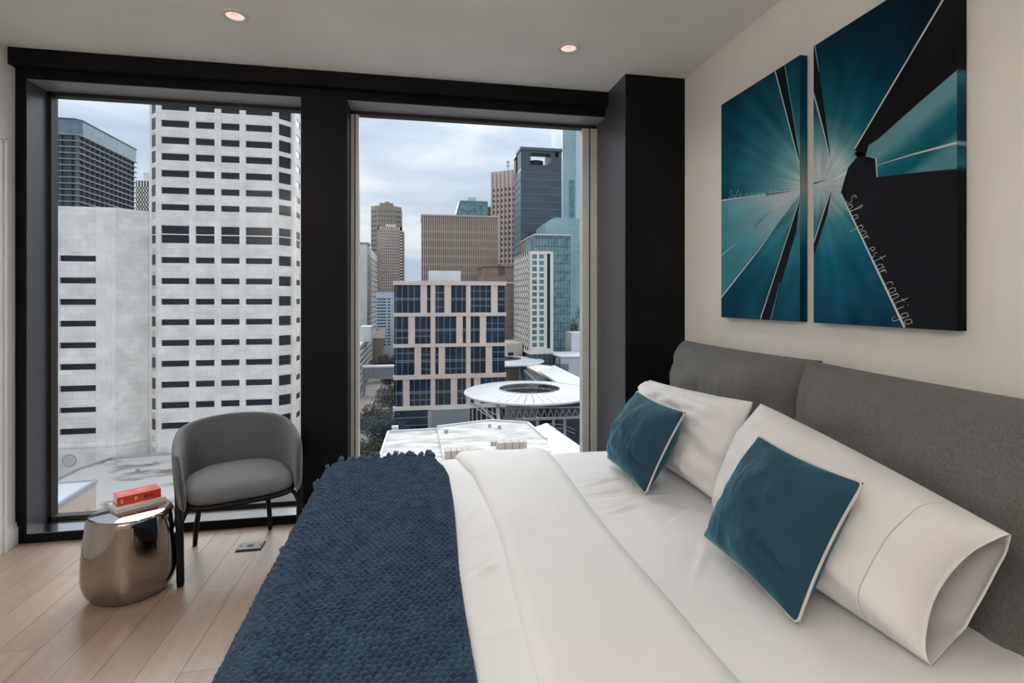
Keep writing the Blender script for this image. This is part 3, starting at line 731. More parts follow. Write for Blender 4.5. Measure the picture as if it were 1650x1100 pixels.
M['pteal'] = mat('pale_teal_paint_line', (.14, .42, .46), .6)
M['pdteal'] = mat('deep_teal_paint', (.01, .10, .14), .6)
def lerp3(a, b_, f): f = min(1, max(0, f)); return tuple(x + (y - x) * f for x, y in zip(a, b_))
def grad(stops, d):
    for (d0, c0), (d1, c1) in zip(stops, stops[1:]):
        if d <= d1: return lerp3(c0, c1, (d - d0) / (d1 - d0))
    return stops[-1][1]
G1 = [(0, (.66, .74, .74)), (26, (.52, .66, .67)), (55, (.20, .44, .47)), (95, (.05, .23, .28)), (150, (.010, .105, .155)), (230, (.008, .040, .075)), (330, (.006, .020, .042))]
G2 = [(0, (.66, .74, .74)), (60, (.56, .66, .68)), (95, (.32, .54, .57)), (150, (.11, .38, .42)), (210, (.07, .30, .35))]
G3 = [(0, (.60, .70, .70)), (28, (.28, .50, .53)), (70, (.06, .27, .32)), (130, (.014, .13, .18)), (200, (.012, .085, .14)), (280, (.010, .045, .085))]
def mot(px, py, c, amt=.30):
    an = math.atan2(py - 300, px - 1322); r = math.hypot(px - 1322, py - 300)
    f = 1 + amt * noise.noise(Vector((an * 9, r * .012, 2))) + amt * .7 * noise.noise(Vector((px * .035, py * .018, 7)))
    return tuple(max(0, x * f) for x in c)
def colL(px, py):
    d = math.hypot(px - 1310, (py - 300) * .95)
    la = 322 + (px - 1162) * (303 - 322) / 127; lb = 479 + (px - 1162) * (313 - 479) / 127
    if la < py < lb:
        return mot(px, py, grad(G2, d * 1.0 + max(0, (py - la) * .25)), .18)
    if py <= la: return mot(px, py, grad(G1, d * 1.12), .40)
    return mot(px, py, grad(G3, d * .95), .35)
def colR(px, py):
    if py < 290 and px > 1396 and py > 114 + (1542 - px) * (222 - 114) / 127 - 4:
        k_ = (py - (114 + (1542 - px) * .84)) / 110.0
        return mot(px, py, grad([(0, (.18, .40, .42)), (.28, (.15, .36, .39)), (.5, (.02, .19, .24)), (.85, (.012, .13, .18)), (1.02, (.10, .32, .36)), (1.4, (.13, .34, .36))], k_), .2)
    d = math.hypot((px - 1332) * 1.0, (py - 294) * .80)
    if py < 300: return mot(px, py, grad([(0, (.66, .74, .74)), (34, (.50, .66, .66)), (58, (.14, .36, .38)), (88, (.015, .15, .19)), (130, (.006, .075, .12)), (190, (.004, .030, .058)), (260, (.003, .012, .026))], d), .38)
    return mot(px, py, grad([(0, (.62, .72, .72)), (24, (.36, .58, .60)), (52, (.07, .30, .35)), (95, (.012, .16, .22)), (150, (.012, .10, .17)), (200, (.012, .055, .11))], d), .38)
y0L, y1L = onX(1289, 300, XC).y, onX(1162.3, 300, XC).y
y0R, y1R = onX(1542, 300, XC).y, onX(1311, 300, XC).y
zT, zB = onX(1162.5, 169, XC).z, onX(1162, 510.8, XC).z
def sideL(z):
    py = proj((XC, y0L, z))[1]
    return grad([(0, (.006, .035, .07)), (170, (.008, .05, .09)), (215, (.010, .10, .15)), (262, (.12, .26, .28)), (300, (.36, .42, .40)), (345, (.10, .30, .33)), (400, (.006, .09, .13)), (470, (.006, .035, .07)), (530, (.004, .04, .06))], py)
def sideR(z):
    py = proj((XC, y0R, z))[1]
    return grad([(0, (.006, .006, .006)), (112, (.006, .006, .006)), (116, (.07, .20, .24)), (140, (.01, .09, .13)), (190, (.008, .035, .07)), (226, (.008, .04, .08)), (228, (.4, .42, .4)), (232, (.4, .42, .4)), (234, (.01, .07, .11)), (264, (.04, .16, .2)), (272, (.008, .02, .03)), (280, (.006, .006, .007)), (600, (.006, .006, .007))], py)
cL = canvas('canvas_painting', y0L, y1L, zB, zT, colL, sideL, 'narrower-looking left canvas of white and teal light rays, nearer the window')
cR = canvas('canvas_painting', y0R, y1R, zB, zT, colR, sideR, 'right canvas with large black shapes and white handwriting along a diagonal line')
lay = [0]
def cv(p, off): q = onX(p[0], p[1], XC); return (XC - off, q.y, min(zT, max(zB, q.z)))
def shape(par, pts, m, name, off=.0006):
    k = MB(); Vf = [cv(p, off) for p in pts]; Vb = [(XC - .0001, v[1], v[2]) for v in Vf]; n = len(pts)
    k.add(Vf + Vb, [tuple(range(n))] + [(i, (i + 1) % n, n + (i + 1) % n, n + i) for i in range(n)]); return k.build(name, m, par)
def ribbon(k, pts, w0, w1, off, world=False):
    P = [Vector(p) if world else Vector(cv(p, off)) for p in pts]; V = []; n = len(P)
    for i, p in enumerate(P):
        d = (P[min(i + 1, n - 1)] - P[max(i - 1, 0)]).normalized(); s = Vector((0, -d.z, d.y)) * ((w0 + (w1 - w0) * i / (n - 1)) / 2); V += [p + s, p - s]
    k.add(V, [(2 * i, 2 * i + 1, 2 * i + 3, 2 * i + 2) for i in range(n - 1)])
def stroke(par, pts, w0, w1, m, name='painted_line', off=.0014):
    k = MB(); ribbon(k, pts, w0, w1, off); return k.build(name, m, par)
shape(cL, [(1249.5, 115), (1264.5, 105.5), (1276, 180), (1288.8, 262)], M['pblack'], 'painted_wedge')
stroke(cL, [(1249.5, 115), (1288, 263)], .007, .004, M['pwhite']); stroke(cL, [(1265, 106), (1285, 225)], .005, .002, M['pteal'])
shape(cL, [(1226, 514.5), (1289, 321), (1283, 372), (1242, 515.5)], M['pgrey'], 'painted_wedge')
stroke(cL, [(1225.5, 514), (1288.5, 323)], .007, .003, M['pwhite']); stroke(cL, [(1242, 515), (1257, 455)], .006, .002, M['pteal'])
stroke(cL, [(1162.5, 479), (1225, 400), (1271, 334)], .010, .001, M['pwhite']); stroke(cL, [(1162.5, 323), (1235, 313)], .008, .002, M['pwhite'])
stroke(cL, [(1235, 313.5), (1252, 311), (1273, 308)], .010, .002, M['pdteal']); stroke(cL, [(1216, 366), (1244, 337)], .006, .001, M['pdteal']); stroke(cL, [(1162.5, 411.5), (1192, 388)], .006, .001, M['pwhite'])
shape(cR, [(1311.2, 74), (1314, 73), (1320, 115), (1330, 190), (1339.5, 262), (1327, 210), (1311.2, 150)], M['pblack'], 'painted_wedge')
stroke(cR, [(1313.5, 74), (1320, 115)], .008, .003, M['pteal']); stroke(cR, [(1311.5, 151), (1327, 209), (1339, 258)], .007, .003, M['pwhite'])
topR = [(1521, 0), (1600, -90)]
def exactZ(px_line):    # where a photo line leaves the top of the canvas
    return px_line
shape(cR, [(1377, 241), (1521.5, -3), (1542, -37), (1542, 113), (1480, 166), (1415, 224), (1401, 233), (1396, 251), (1381, 252), (1377, 248), (1380, 243), (1374, 241)], M['pblack'], 'painted_wedge')
shape(cR, [(1386, 243), (1396, 251.5), (1411, 253), (1414, 285), (1480, 277.5), (1542, 272), (1542, 532.6), (1457, 527.5), (1355, 311), (1360, 292), (1367, 270), (1381, 253), (1379, 250)], M['pgrey'], 'painted_block')
stroke(cR, [(1377.5, 240), (1521.5, -3), (1545, -42)], .006, .009, M['pwhite']); stroke(cR, [(1355.5, 312), (1458, 527.5)], .006, .009, M['pwhite'])
stroke(cR, [(1411.5, 254), (1414, 285)], .005, .005, M['pwhite']); stroke(cR, [(1414, 266), (1470, 249), (1542, 230)], .002, .008, M['pwhite'])
stroke(cR, [(1401, 233), (1396, 251.5), (1411, 254)], .003, .005, M['pteal'])
shape(cR, [(1340, 306), (1333, 345), (1311.4, 412), (1311.4, 393)], M['pgrey'], 'painted_wedge'); stroke(cR, [(1340, 305), (1311.5, 391)], .003, .006, M['pwhite'])
stroke(cR, [(1311.5, 296), (1332, 289)], .008, .001, M['pdteal'])
# cursive handwriting: strokes drawn along a line
def arc(cx, cy, rx, ry, a0, a1, n=9): return [(cx + rx * math.cos(math.radians(a0 + (a1 - a0) * i / n)), cy + ry * math.sin(math.radians(a0 + (a1 - a0) * i / n))) for i in range(n + 1)]
GL = {'S': [arc(.45, 1.45, .32, .32, 30, 270, 10) + arc(.45, .75, .38, .38, 90, -150, 12)], 'o': [arc(.4, .45, .34, .42, 90, 450, 14) + [(.85, .75)]],
      'l': [[(0, .2), (.4, 1.2)] + arc(.38, 1.6, .14, .3, 0, 180, 8) + [(.2, .4), (.4, 0), (.65, .3)]], 'p': [[(.1, .8), (.1, -.9)], arc(.42, .45, .34, .4, 150, -150, 12)],
      'r': [[(.1, .85), (.15, 0), (.2, .5)] + arc(.5, .5, .3, .35, 150, 40, 6)], 'e': [[(.1, .4), (.7, .5)] + arc(.42, .48, .32, .42, 0, 310, 12)],
      's': [[(.1, .1)] + arc(.35, .25, .25, .25, -120, 60, 7) + arc(.35, .68, .2, .2, -90, -290, 8)], 't': [[(.3, 1.6), (.3, .15), (.6, .1)], [(0, 1.0), (.65, 1.1)]],
      'a': [arc(.4, .42, .34, .42, 60, 400, 12) + [(.74, .9), (.74, .1), (.95, .1)]], 'c': [arc(.45, .45, .36, .45, 50, 310, 12)],
      'n': [[(.1, .85), (.1, 0), (.15, .6)] + arc(.4, .55, .25, .32, 140, 0, 7) + [(.68, 0), (.85, .1)]], 'i': [[(.2, .8), (.2, .1), (.4, 0)], [(.2, 1.2), (.24, 1.3)]],
      'g': [arc(.4, .45, .32, .4, 60, 420, 12) + [(.72, .8), (.7, -.6)] + arc(.4, -.7, .3, .35, 0, -200, 8)], 'q': [arc(.4, .45, .32, .4, 60, 420, 12) + [(.72, .8), (.72, -1.0)]], 'u': [[(.1, .85), (.12, .3)] + arc(.4, .3, .28, .3, 180, 360, 6) + [(.68, .85), (.72, .05)]]}
def handwrite(par, text, a, b_, h, m):
    A, Bv = Vector(cv(a, .002)), Vector(cv(b_, .002)); D = (Bv - A); Ln = D.length; D.normalize(); U = Vector((0, D.z, -D.y))
    n = len(text); adv = Ln / n
    for i, ch in enumerate(text):
        if ch == ' ': continue
        k = MB()
        for st in GL[ch]:
            pts = [A + D * (adv * (i + (x * .95 + y * .22))) + U * (h * (y - .40)) for x, y in st]
            ribbon(k, pts, .0024, .0016, 0, True)
        k.build('handwritten_letter', m, par)
handwrite(cR, 'Solo por estar contigo', (1363, 322), (1466, 524), .034, M['pwhite'])
handwrite(cL, 'Solo nacer es', (1174, 318), (1252, 309.5), .024, M['ppale'])
# ================================================================== THE CITY OUTSIDE
G = -39.0
def zc(px, py, Y): return at(px, py, Y).z
def bld(name, px, Y, label, cat='building', group=None): return thing(name, (K(px) * Y, Y, G), label, cat, group)
def facade(par, P, D, width, z0, z1, cols, rows, dep, wm, gm, joined=False, mull=None, pier=.0, names=('spandrel', 'pier', 'window'), skip_top=False):
    """stone grid in front of recessed window panes: spandrels between rows, piers between columns"""
    D = Vector((D[0], D[1], 0)).normalized()
    rows = sorted(rows); cols = sorted(cols)
    zs = [z0] + [v for r in rows for v in r] + [z1]; gaps = [(zs[i], zs[i + 1]) for i in range(0, len(zs), 2)]
    ss = [0] + [v for c in cols for v in c] + [width]; sg = [(ss[i], ss[i + 1]) for i in range(0, len(ss), 2)]
    if joined:
        a = MB(); b = MB(); w = MB()
        for (q0, q1) in gaps:
            if q1 > q0: a.obox(P, D, 0, width, q0, q1, -dep, 0)
        for (q0, q1) in sg:
            if q1 > q0: b.obox(P, D, q0, q1, z0, z1, -dep, pier)
        a.build(names[0] + 's', wm, par, kind='stuff'); b.build(names[1] + 's', wm if not isinstance(joined, tuple) else joined[1], par, kind='stuff')
        w.obox(P, D, 0, width, z0, z1, -dep - .2, -dep); w.build(names[2] + 's', gm, par, kind='stuff')
    else:
        for (q0, q1) in gaps:
            if q1 - q0 > .02: opart(names[0], P, D, 0, width, q0, q1, -dep, 0, wm, par)
        for (q0, q1) in sg:
            if q1 - q0 > .02: opart(names[1], P, D, q0, q1, z0, z1, -dep, pier or .02, M['marble2'] if wm is M['marble'] else wm, par)
        for (r0, r1) in rows:
            for (c0, c1) in cols: opart(names[2], P, D, c0, c1, r0, r1, -dep - .1, -dep + .02, gm, par)
def sY(px, Y): return K(px) * Y
struct(MB().box(-700, 20, G - 3, 900, 1200, G).build('ground', M['street']))
# ---- white marble tower (left window)
YT = 102.5
tw = bld('office_tower', 350, YT, 'white marble office tower with rows of dark windows, filling the left window')
xl, xr = sY(255, YT), sY(446.5, YT)
yr = [(166.6, 177.7), (193.6, 204.8), (220.7, 231.8), (247, 258.2), (274.1, 285), (301.8, 312.3), (328.9, 338.7), (363.2, 376.6), (378.2, 391.5), (414.1, 423.7), (447.9, 457.4), (481.3, 490.7), (514.4, 523.8), (547.5, 557.3), (580.9, 590.7), (614.4, 624.5), (647.5, 658), (680.5, 691)]
rows = [(zc(282, b_, YT), zc(282, a, YT)) for a, b_ in yr]
dz = zc(282, 166.6, YT) - zc(282, 193.6, YT)
for k in range(1, 5): rows.append((rows[0][0] + dz * k, rows[0][1] + dz * k))
ZT = rows[0][1] + dz * 4 + 3
cols = [(sY(a, YT) - xl, sY(b_, YT) - xl) for a, b_ in ((259.5, 305), (314.9, 345.7), (355.9, 386), (395.7, 438.6))]
PF = Vector((xl, YT, 0))
facade(tw, PF, (1, 0), xr - xl, G, ZT, cols, rows, .45, M['marble'], M['winblue'], pier=.06)
cl_, cr2 = 3.6, 6.6; r2 = math.sqrt(.5)
big = [(a - .48 * (b_ - a) * .5, b_ + .48 * (b_ - a)) if (b_ - a) < 1.36 else (a, b_) for a, b_ in rows]
big = [(a, b_) for a, b_ in big]
facade(tw, PF + Vector((-cl_ * r2, cl_ * r2, 0)), (1, -1), cl_, G, ZT, [(1.0, 2.7)], big, .06, M['marble'], M['winblue'], pier=.06)
PR = Vector((xr, YT, 0))
# width of right chamfer from the photo: px 446.5 -> 474
X0_, Y0_ = xr, YT; k2 = K(474); tcr = (k2 * Y0_ - X0_) / (r2 * (1 - k2)); cr2 = tcr
kA, kB = K(449.2), K(470); sA = (kA * Y0_ - X0_) / (r2 * (1 - kA)); sB = (kB * Y0_ - X0_) / (r2 * (1 - kB))
facade(tw, PR, (1, 1), cr2, G, ZT, [(sA, sB)], big, .45, M['marble'], M['winblue'], pier=.06)
PS = PR + Vector((cr2 * r2, cr2 * r2, 0))
facade(tw, PS, (0, 1), 24, G, ZT, [(1.6, 5.2), (7, 12), (14, 19)], rows, .10, M['marble'], M['winblue'], pier=.06)
core = [(xl - cl_ * r2 + .4, YT + cl_ * r2 + .4), (xl + .3, YT + .6), (xr - .3, YT + .6), (PS.x - .7, PS.y + .2), (PS.x - .7, YT + 30), (xl - cl_ * r2 + .4, YT + 30)]
MB().prism(core, G, ZT - .1).build('core', M['marble'], tw)
# ---- lower wing on the left
YW_ = 101.5
wg = bld('office_wing', 130, YW_, 'lower white marble wing with blank parapet and long dark windows, left of the tower')
xa, xb = sY(20, YW_), sY(186, YW_)
zP = zc(100, 331.8, YW_)
wy = [(411.6, 421), (447, 456.5), (481.6, 491), (516.5, 526), (551.5, 561), (586, 596), (621, 631), (656, 665), (690, 700)]
wr_ = [(zc(125, b_, YW_), zc(125, a, YW_)) for a, b_ in wy]
facade(wg, (xa, YW_, 0), (1, 0), xb - xa, G, zP, [(sY(28, YW_) - xa, sY(84.5, YW_) - xa), (sY(95.5, YW_) - xa, sY(154.7, YW_) - xa)], wr_, .45, M['marble'], M['winblue'], pier=.03)
opart('splayed_wall', (xb, YW_), (1, 1), 0, 5.3, G, zP, -.6, 0, M['marble'], wg)
MB().box(xa, YW_ + .6, G, xb - .2, YW_ + 14, zP - .4).build('core', M['marble'], wg)
opart('base_course', (xa, YW_), (1, 0), 0, xb - xa + .05, zc(125, 721, YW_), zc(125, 716.5, YW_), 0, .12, M['marble2'], wg)
opart('base_course', (xb, YW_), (1, 1), 0, 5.0, zc(125, 721, YW_), zc(125, 716.5, YW_), 0, .12, M['marble2'], wg)
vp = at(112, 741, YW_)
k = MB(); pts = []
k.add([(vp.x, YW_ - .10, vp.z)] + [(vp.x + .98 * math.cos(a / 24 * 2 * math.pi), YW_ - .10, vp.z + .98 * math.sin(a / 24 * 2 * math.pi)) for a in range(24)], [(0, 1 + a, 1 + (a + 1) % 24) for a in range(24)]); k.build('round_vent', M['lgrey'], wg)
MB().tube([(vp.x + 1.0 * math.cos(a / 24 * 2 * math.pi), YW_ - .08, vp.z + 1.0 * math.sin(a / 24 * 2 * math.pi)) for a in range(24)], .08, 6, closed=True).build('vent_rim', M['truss'], wg)
# ---- stained deck at the foot of the tower
Zd = zc(285, 731, YT)
dk = bld('podium_deck', 300, 88, 'stained concrete podium deck at the foot of the white tower', 'roof')
poly = [onZ(60, 790, Zd), onZ(124, 758, Zd), onZ(178, 740, Zd), onZ(286, 731.5, Zd), onZ(486, 731, Zd), onZ(520, 880, Zd), onZ(60, 880, Zd)]
MB().prism([(p.x, p.y) for p in poly][::-1], G, Zd).build('deck', M['plaza'], dk)
k = MB()
for a, b_ in zip(poly[:4], poly[1:5]):
    d = (b_ - a); L_ = d.length; k.obox((a.x, a.y, 0), d.normalized(), 0, L_, Zd - .6, Zd + .32, -.25, .12)
k.build('coping', M['truss'], dk)
q = onZ(168, 796 - 45, Zd); k = MB(); k.box(q.x, q.y, Zd, q.x + 1.4, q.y + .9, Zd + .6); k.build('roof_hatch', M['lgrey'], dk)
for (px, py) in ((250, 748), (222, 760), (300, 765)):
    q = onZ(px, py, Zd); MB().lathe([(.001, .5), (.3, .5), (.3, 0)], q.x, q.y, 12, Zd).build('deck_vent', M['truss'], dk)
q = onZ(470, 800, Zd); pb = MB().box(q.x - 9, q.y - 4, Zd, q.x + 5, q.y + 6, Zd + .5).build('planting_bed', M['planting'], dk)
# ---- low tan building, bottom left
Zl = -21.3
lb = bld('low_building', 120, 70, 'low tan building with a white roof, bottom left corner of the left window')
A, B_, Cc_ = onZ(155, 772.5, Zl), onZ(78, 820, Zl), onZ(78, 778, Zl)
D_ = (B_ - A); E_ = (Cc_ - A); A2 = A; B2 = A + D_ * 2.2; C2 = A + E_ * 2.2
poly = [A2, B2, B2 + (C2 - A2), C2]
MB().prism([(p.x, p.y) for p in poly], Zd + .02, Zl - .3).build('walls', M['tanwall'], lb)
MB().prism([(A.x + (p.x - A.x) * .985 , A.y + (p.y - A.y) * .985) for p in poly], Zl - .3, Zl - .12).build('roof', M['wht'], lb)
k = MB()
for a, b_ in ((A2, B2), (A2, C2)):
    d = b_ - a; k.obox((a.x, a.y, 0), d.normalized(), 0, d.length, Zl - .4, Zl + .02, -.2, .2)
k.build('coping', M['truss'], lb)
d = (B2 - A2).normalized(); k = MB(); k.obox((A2.x, A2.y, 0), d, 1.6, 4.2, Zl - 4.6, Zl - 2.9, -.1, .25); k.build('wall_opening', M['truss'], lb)
# ---- hotel with stacked slabs, far left
YH = 300.0
ht = bld('slab_tower', 140, YH, 'dark tower of stacked horizontal balcony slabs with a blue glass crown, behind the wing')
xc0 = sY(128.4, YH); xE = xc0 - 70; yE = xc0 / K(220)
ztop, zcr = zc(128, 192.5, YH), zc(128, 216.5, YH)
MB().box(xE, YH + 2.0, G, xc0 - 2.0, yE - 1, zcr).build('glazed_core', M['hotelglass'], ht)
MB().prism([(xE, YH + .2), (xc0 - 2, YH + .2), (xc0 - .2, YH + 3), (xc0 - .2, yE), (xE, yE)], zcr, ztop).build('glass_crown', M['crown'], ht)
MB().prism([(xE, YH - .2), (xc0 - 2, YH - .2), (xc0 + .2, YH + 3), (xc0 + .2, yE + .3), (xE, yE + .3)], ztop, ztop + .5).build('crown_edge', M['slateband'], ht)
fh = (zc(128, 216.5, YH) - zc(128, 334, YH)) / 12.0
for i in range(20):
    z = zcr - fh * i; bpart('floor_slab', xE, YH - .3, z - .35, xc0 + .3, yE + .8, z, M['slab'], ht)
    bpart('mid_band', xE, YH + 1.2, z - fh * .62, xc0 - 1.2, yE - .8, z - fh * .5, M['slateband'], ht)  # darker bar midway between the floor slabs
k = MB(); y = YH
while y < yE: k.box(xc0 - 1.9, y, G, xc0 - .5, y + .35, zcr); y += 4.4
x = xc0
while x > xE: x -= 4.4; k.box(x, YH + .5, G, x + .3, YH + 1.9, zcr)
k.build('fins', M['slateband'], ht, kind='stuff')
sb = bld('far_office_block', 230, 420, 'small pale grid block between the slab tower and the white tower')
x0, x1 = sY(219, 420), sY(262, 420); z1 = zc(230, 291, 420)
facade(sb, (x0, 420, 0), (1, 0), x1 - x0, G, z1, [(i * 1.9 + .6, i * 1.9 + 1.7) for i in range(int((x1 - x0) / 1.9))], [(z1 - 3.4 * i - 2.6, z1 - 3.4 * i - 1.2) for i in range(1, 28)], .4, M['cream'], M['winblue'], joined=True)
MB().box(x0, 421, G, x1, 440, z1).build('core', M['cream'], sb)
MB().prism([(x0 + 3, 424), (x1, 424), (x1, 436), (x0 + 3, 436)], z1, zc(236, 276, 420)).build('penthouse', M['cream'], sb)
# ---- central office building
YC = 140.0
cb = bld('office_building', 724, YC, 'pink-beige office building with staggered dark blue glazing, centre of the right window')
x0, x1 = sY(634.5, YC), sY(814.5, YC); zt = zc(650, 452.4, YC)
bands = [((133, 437), [(247, 533), (605, 645), (697, 798), (872, 1038), (1088, 1315), (1387, 1468)]), ((477, 778), [(247, 397), (472, 645), (697, 930), (1000, 1038), (1088, 1190), (1260, 1468)]),
         ((815, 1118), [(250, 466), (540, 645), (697, 733), (805, 1038), (1088, 1255), (1327, 1468)]), ((1165, 1460), [(252, 340), (412, 645), (697, 868), (940, 1038), (1088, 1126), (1196, 1468)])]
P5 = lambda zx: sY(600 + zx / 6.874, YC); Zz = lambda zy, k=700: zc(724, 440 + zy / 6.874, YC)
prev = zt; levels = []
for bi, ((ya, yb), bays) in enumerate(bands):
    za, zb = Zz(ya), Zz(yb)
    bpart('floor_band', x0 - .15, YC - .35, za, x1 + .15, YC + 1.2, prev, M['cladding'], cb)
    sg = [x0] + [v for a, b_ in bays for v in (P5(a), P5(b_))] + [x1]
    for i in range(0, len(sg), 2):
        if sg[i + 1] - sg[i] > .6: bpart('pier', sg[i], YC - .12, zb, sg[i + 1], YC + 1.2, za, M['cladding'], cb)
    zm = (za + zb) / 2
    for a, b_ in bays:
        X0, X1 = P5(a), P5(b_)
        for (q0, q1) in ((zb, zm), (zm, za)): wn_ = bpart('window', X0, YC + .5, q0 + .02, X1, YC + .6, q1 - .02, M['office'], cb)
        k = MB(); k.box(X0, YC + .36, zm - .30, X1, YC + .5, zm - .2); k.box(X0, YC + .36, zm + .12, X1, YC + .5, zm + .22)
        g = 330.0
        while g < 1480:
            if a + 8 < g < b_ - 8: k.box(P5(g) - .035, YC + .34, zb, P5(g) + .035, YC + .5, za)
            g += 66.5
        g = 330 - 66.5
        if a + 8 < g < b_ - 8: k.box(P5(g) - .035, YC + .34, zb, P5(g) + .035, YC + .5, za)
        k.build('mullions', M['mull'], wn_)
        k = MB()
        for q0 in (zb, zm):
            if random.random() < .4:
                h0 = random.uniform(.3, 1.1); k.box(X0 + .02, YC + .47, q0 + .9 + h0, X1 - .02, YC + .52, q0 + 1.3 + h0)
        if k.V: k.build('ceiling_strip', M['slateband'], cb)
    prev = zb
zb4 = prev
bpart('floor_band', x0 - .15, YC - .5, zb4 - .95, x1 + .15, YC + 1.2, zb4, M['cream'], cb)
MB().box(x0 + .1, YC + .7, G, x1 - .1, YC + 12.5, zt - .2).build('core', M['winblue'], cb)
MB().box(x0 - .1, YC + 1.3, zt - .3, x1 + .1, YC + 12.7, zt - .05).build('roof', M['lgrey'], cb)
xp0, xp1 = sY(691, YC + 8), sY(742, YC + 8); bpart('penthouse', xp0, YC + 8, zt - .05, xp1, YC + 12.5, zc(716, 436, YC + 8), M['wht'], cb)
# glazed lobby below
xa, xb = sY(634, YC), sY(693, YC); zl = zb4 - .95
for i in range(3):
    h0 = zl - (i + 1) * 2.05; bpart('lobby_glass', xa + .2, YC + .3, h0, xb - .6, YC + .4, h0 + 2.0, M['office'], cb); bpart('lobby_rail', xa, YC + .1, h0 - .05, xb, YC + .3, h0 + .06, M['mull'], cb)
bpart('lobby_corner_post', xb - .6, YC - .2, G, xb + .6, YC + .5, zl, M['mull'], cb)
sw = bld('rendered_block', 730, YC, 'blank blue-grey rendered wall block under the office building')
bpart('wall', xb + .6, YC - .6, G, sY(757, YC), YC + .4, zl - .15, M['stucco'], sw); bpart('wall_cap', xb + .5, YC - .7, zl - .15, sY(757.5, YC), YC + .4, zl + .1, M['wht'], sw)
k = bld('dark_colonnade', 780, YC + 2, 'dark glazed colonnade behind the leaning pole of the round canopy', 'building')
bpart('recess', sY(758, YC), YC + .5, G, sY(814, YC), YC + .68, zl - .2, M['winblue'], k)  # dark glazing panel behind the columns
for px in (760, 767, 774, 783, 792, 801): bpart('column', sY(px, YC), YC - .4, G, sY(px, YC) + .4, YC + .1, zl - .2, M['truss'], k)
# ---- round canopies
def canopy(px, pyc, Zr, R, r, label, Yc, trusses=True, zb=-42):
    cx = sY(px, Yc); t = thing('round_canopy', (cx, Yc, Zr), label, 'canopy', 'round white canopies')
    npan = 44
    Zi = Zr + .75
    me = None
    for i in range(npan):
        a0, a1 = 2 * math.pi * i / npan, 2 * math.pi * (i + 1) / npan
        if me is None:
            g = .006; V = []
            for zz in (0, -.18):
                for (rr, h) in ((r, Zi - Zr), (R, 0)):
                    for a in (g, a1 - g): V.append((rr * math.cos(a), rr * math.sin(a), h + zz))
            me = bpy.data.meshes.new('roof_panel'); me.from_pydata(V, [], [(0, 2, 3, 1), (4, 5, 7, 6), (0, 1, 5, 4), (2, 6, 7, 3), (0, 4, 6, 2), (1, 3, 7, 5)]); me.materials.append(M['wht'])
        o = bpy.data.objects.new('roof_panel', me); C.objects.link(o); o.parent = t; o.rotation_euler = (0, 0, a0)
    circ = lambda rr, z, n=72: [(rr * math.cos(a / n * 2 * math.pi), rr * math.sin(a / n * 2 * math.pi), z) for a in range(n)]
    MB().tube(circ(R, -.05), .26, 8, closed=True).build('outer_rim', M['wht'], t, True, local=True)
    MB().tube(circ(r, .75), .14, 8, closed=True).build('inner_rim', M['wht'], t, True, local=True)
    MB().tube(circ(r + .1, -.35), .12, 8, closed=True).build('inner_ring_beam', M['truss'], t, True, local=True)
    k = MB()
    for i in range(22):
        a = 2 * math.pi * i / 22; a2 = a + math.pi / 22
        k.tube([((r + .1) * math.cos(a), (r + .1) * math.sin(a), -.35), (r * math.cos(a2), r * math.sin(a2), .7)], .05, 5); k.tube([((r + .1) * math.cos(a), (r + .1) * math.sin(a), -.35), (r * math.cos(a - math.pi / 22), r * math.sin(a - math.pi / 22), .7)], .05, 5)
        k.tube([((r) * math.cos(a), (r) * math.sin(a), -.5), ((R - .3) * math.cos(a), (R - .3) * math.sin(a), -.35)], .09, 5)
    k.build('ring_trusses', M['truss'], t, local=True)
    MB().lathe([(r + .3, -1.1), (R * .72, -1.0), (R * .72, -1.15), (r + .3, -1.3), (r + .3, -1.1)], 0, 0, 64).build('soffit_ring', M['slateband'], t, True, local=True)
    return t, cx
Yc = 110.3; Zr = CH - 20.0
cn, ccx = canopy(853, 628, Zr, 13.9, 6.7, 'large white round canopy with an open centre and steel trusses, nearer of two', Yc)
# leaning pole, struts, underside truss
pt_ = at(803, 650, 101.5); pb_ = at(806, 689, 99.0)
MB().tube([at(801, 645, 103), pb_ + Vector((.1, 0, -3))], [.42, .36], 12).build('support_pole', M['wht'], cn, True)
for (a, b_) in (((757, 650, 108), (803, 681, 99.6)), ((772, 653, 104), (803, 681, 99.6)), ((757, 648, 110), (800, 668, 102))): MB().tube([at(*a), at(*b_)], .13, 6).build('strut', M['wht'], cn, True)
Yt = 103.0
MB().tube([at(808, 677.5, Yt), at(940, 671.5, Yt)], .30, 6).build('bottom_chord', M['truss'], cn, True)
MB().tube([at(808, 657, Yt), at(940, 656, Yt)], .16, 6).build('top_chord', M['truss'], cn, True)
prevp = None
for i, px in enumerate(range(812, 940, 10)):
    b_ = at(px, 677 - (px - 808) * .045, Yt); a = at(px + 5, 659, Yt - .3); a0 = at(px - 5, 659, Yt - .3)
    MB().tube([b_, a], .11, 6).build('diagonal', M['truss'], cn, True); MB().tube([b_, a0], .07, 6).build('diagonal', M['truss'], cn, True)
for px, py in ((844, 700), (866, 700), (910, 712), (892, 706)):
    a = at(px, 672, Yt + 2); MB().tube([a, (a.x, a.y, G)], .28, 8).build('post', M['truss'], cn, True)
k = MB()
for z_ in (682, 688):
    k.tube([at(876, z_, 104), at(905, z_ + 2, 104)], .08, 5); k.tube([at(905, z_ + 2, 104), at(926, z_ + 10, 96)], .08, 5)
k.build('railing', M['truss'], cn)
cn2, _ = canopy(806, 583, CH - 20.0, 14.0, 7.0, 'smaller-looking far round canopy peeking out behind the office building', 167.0)
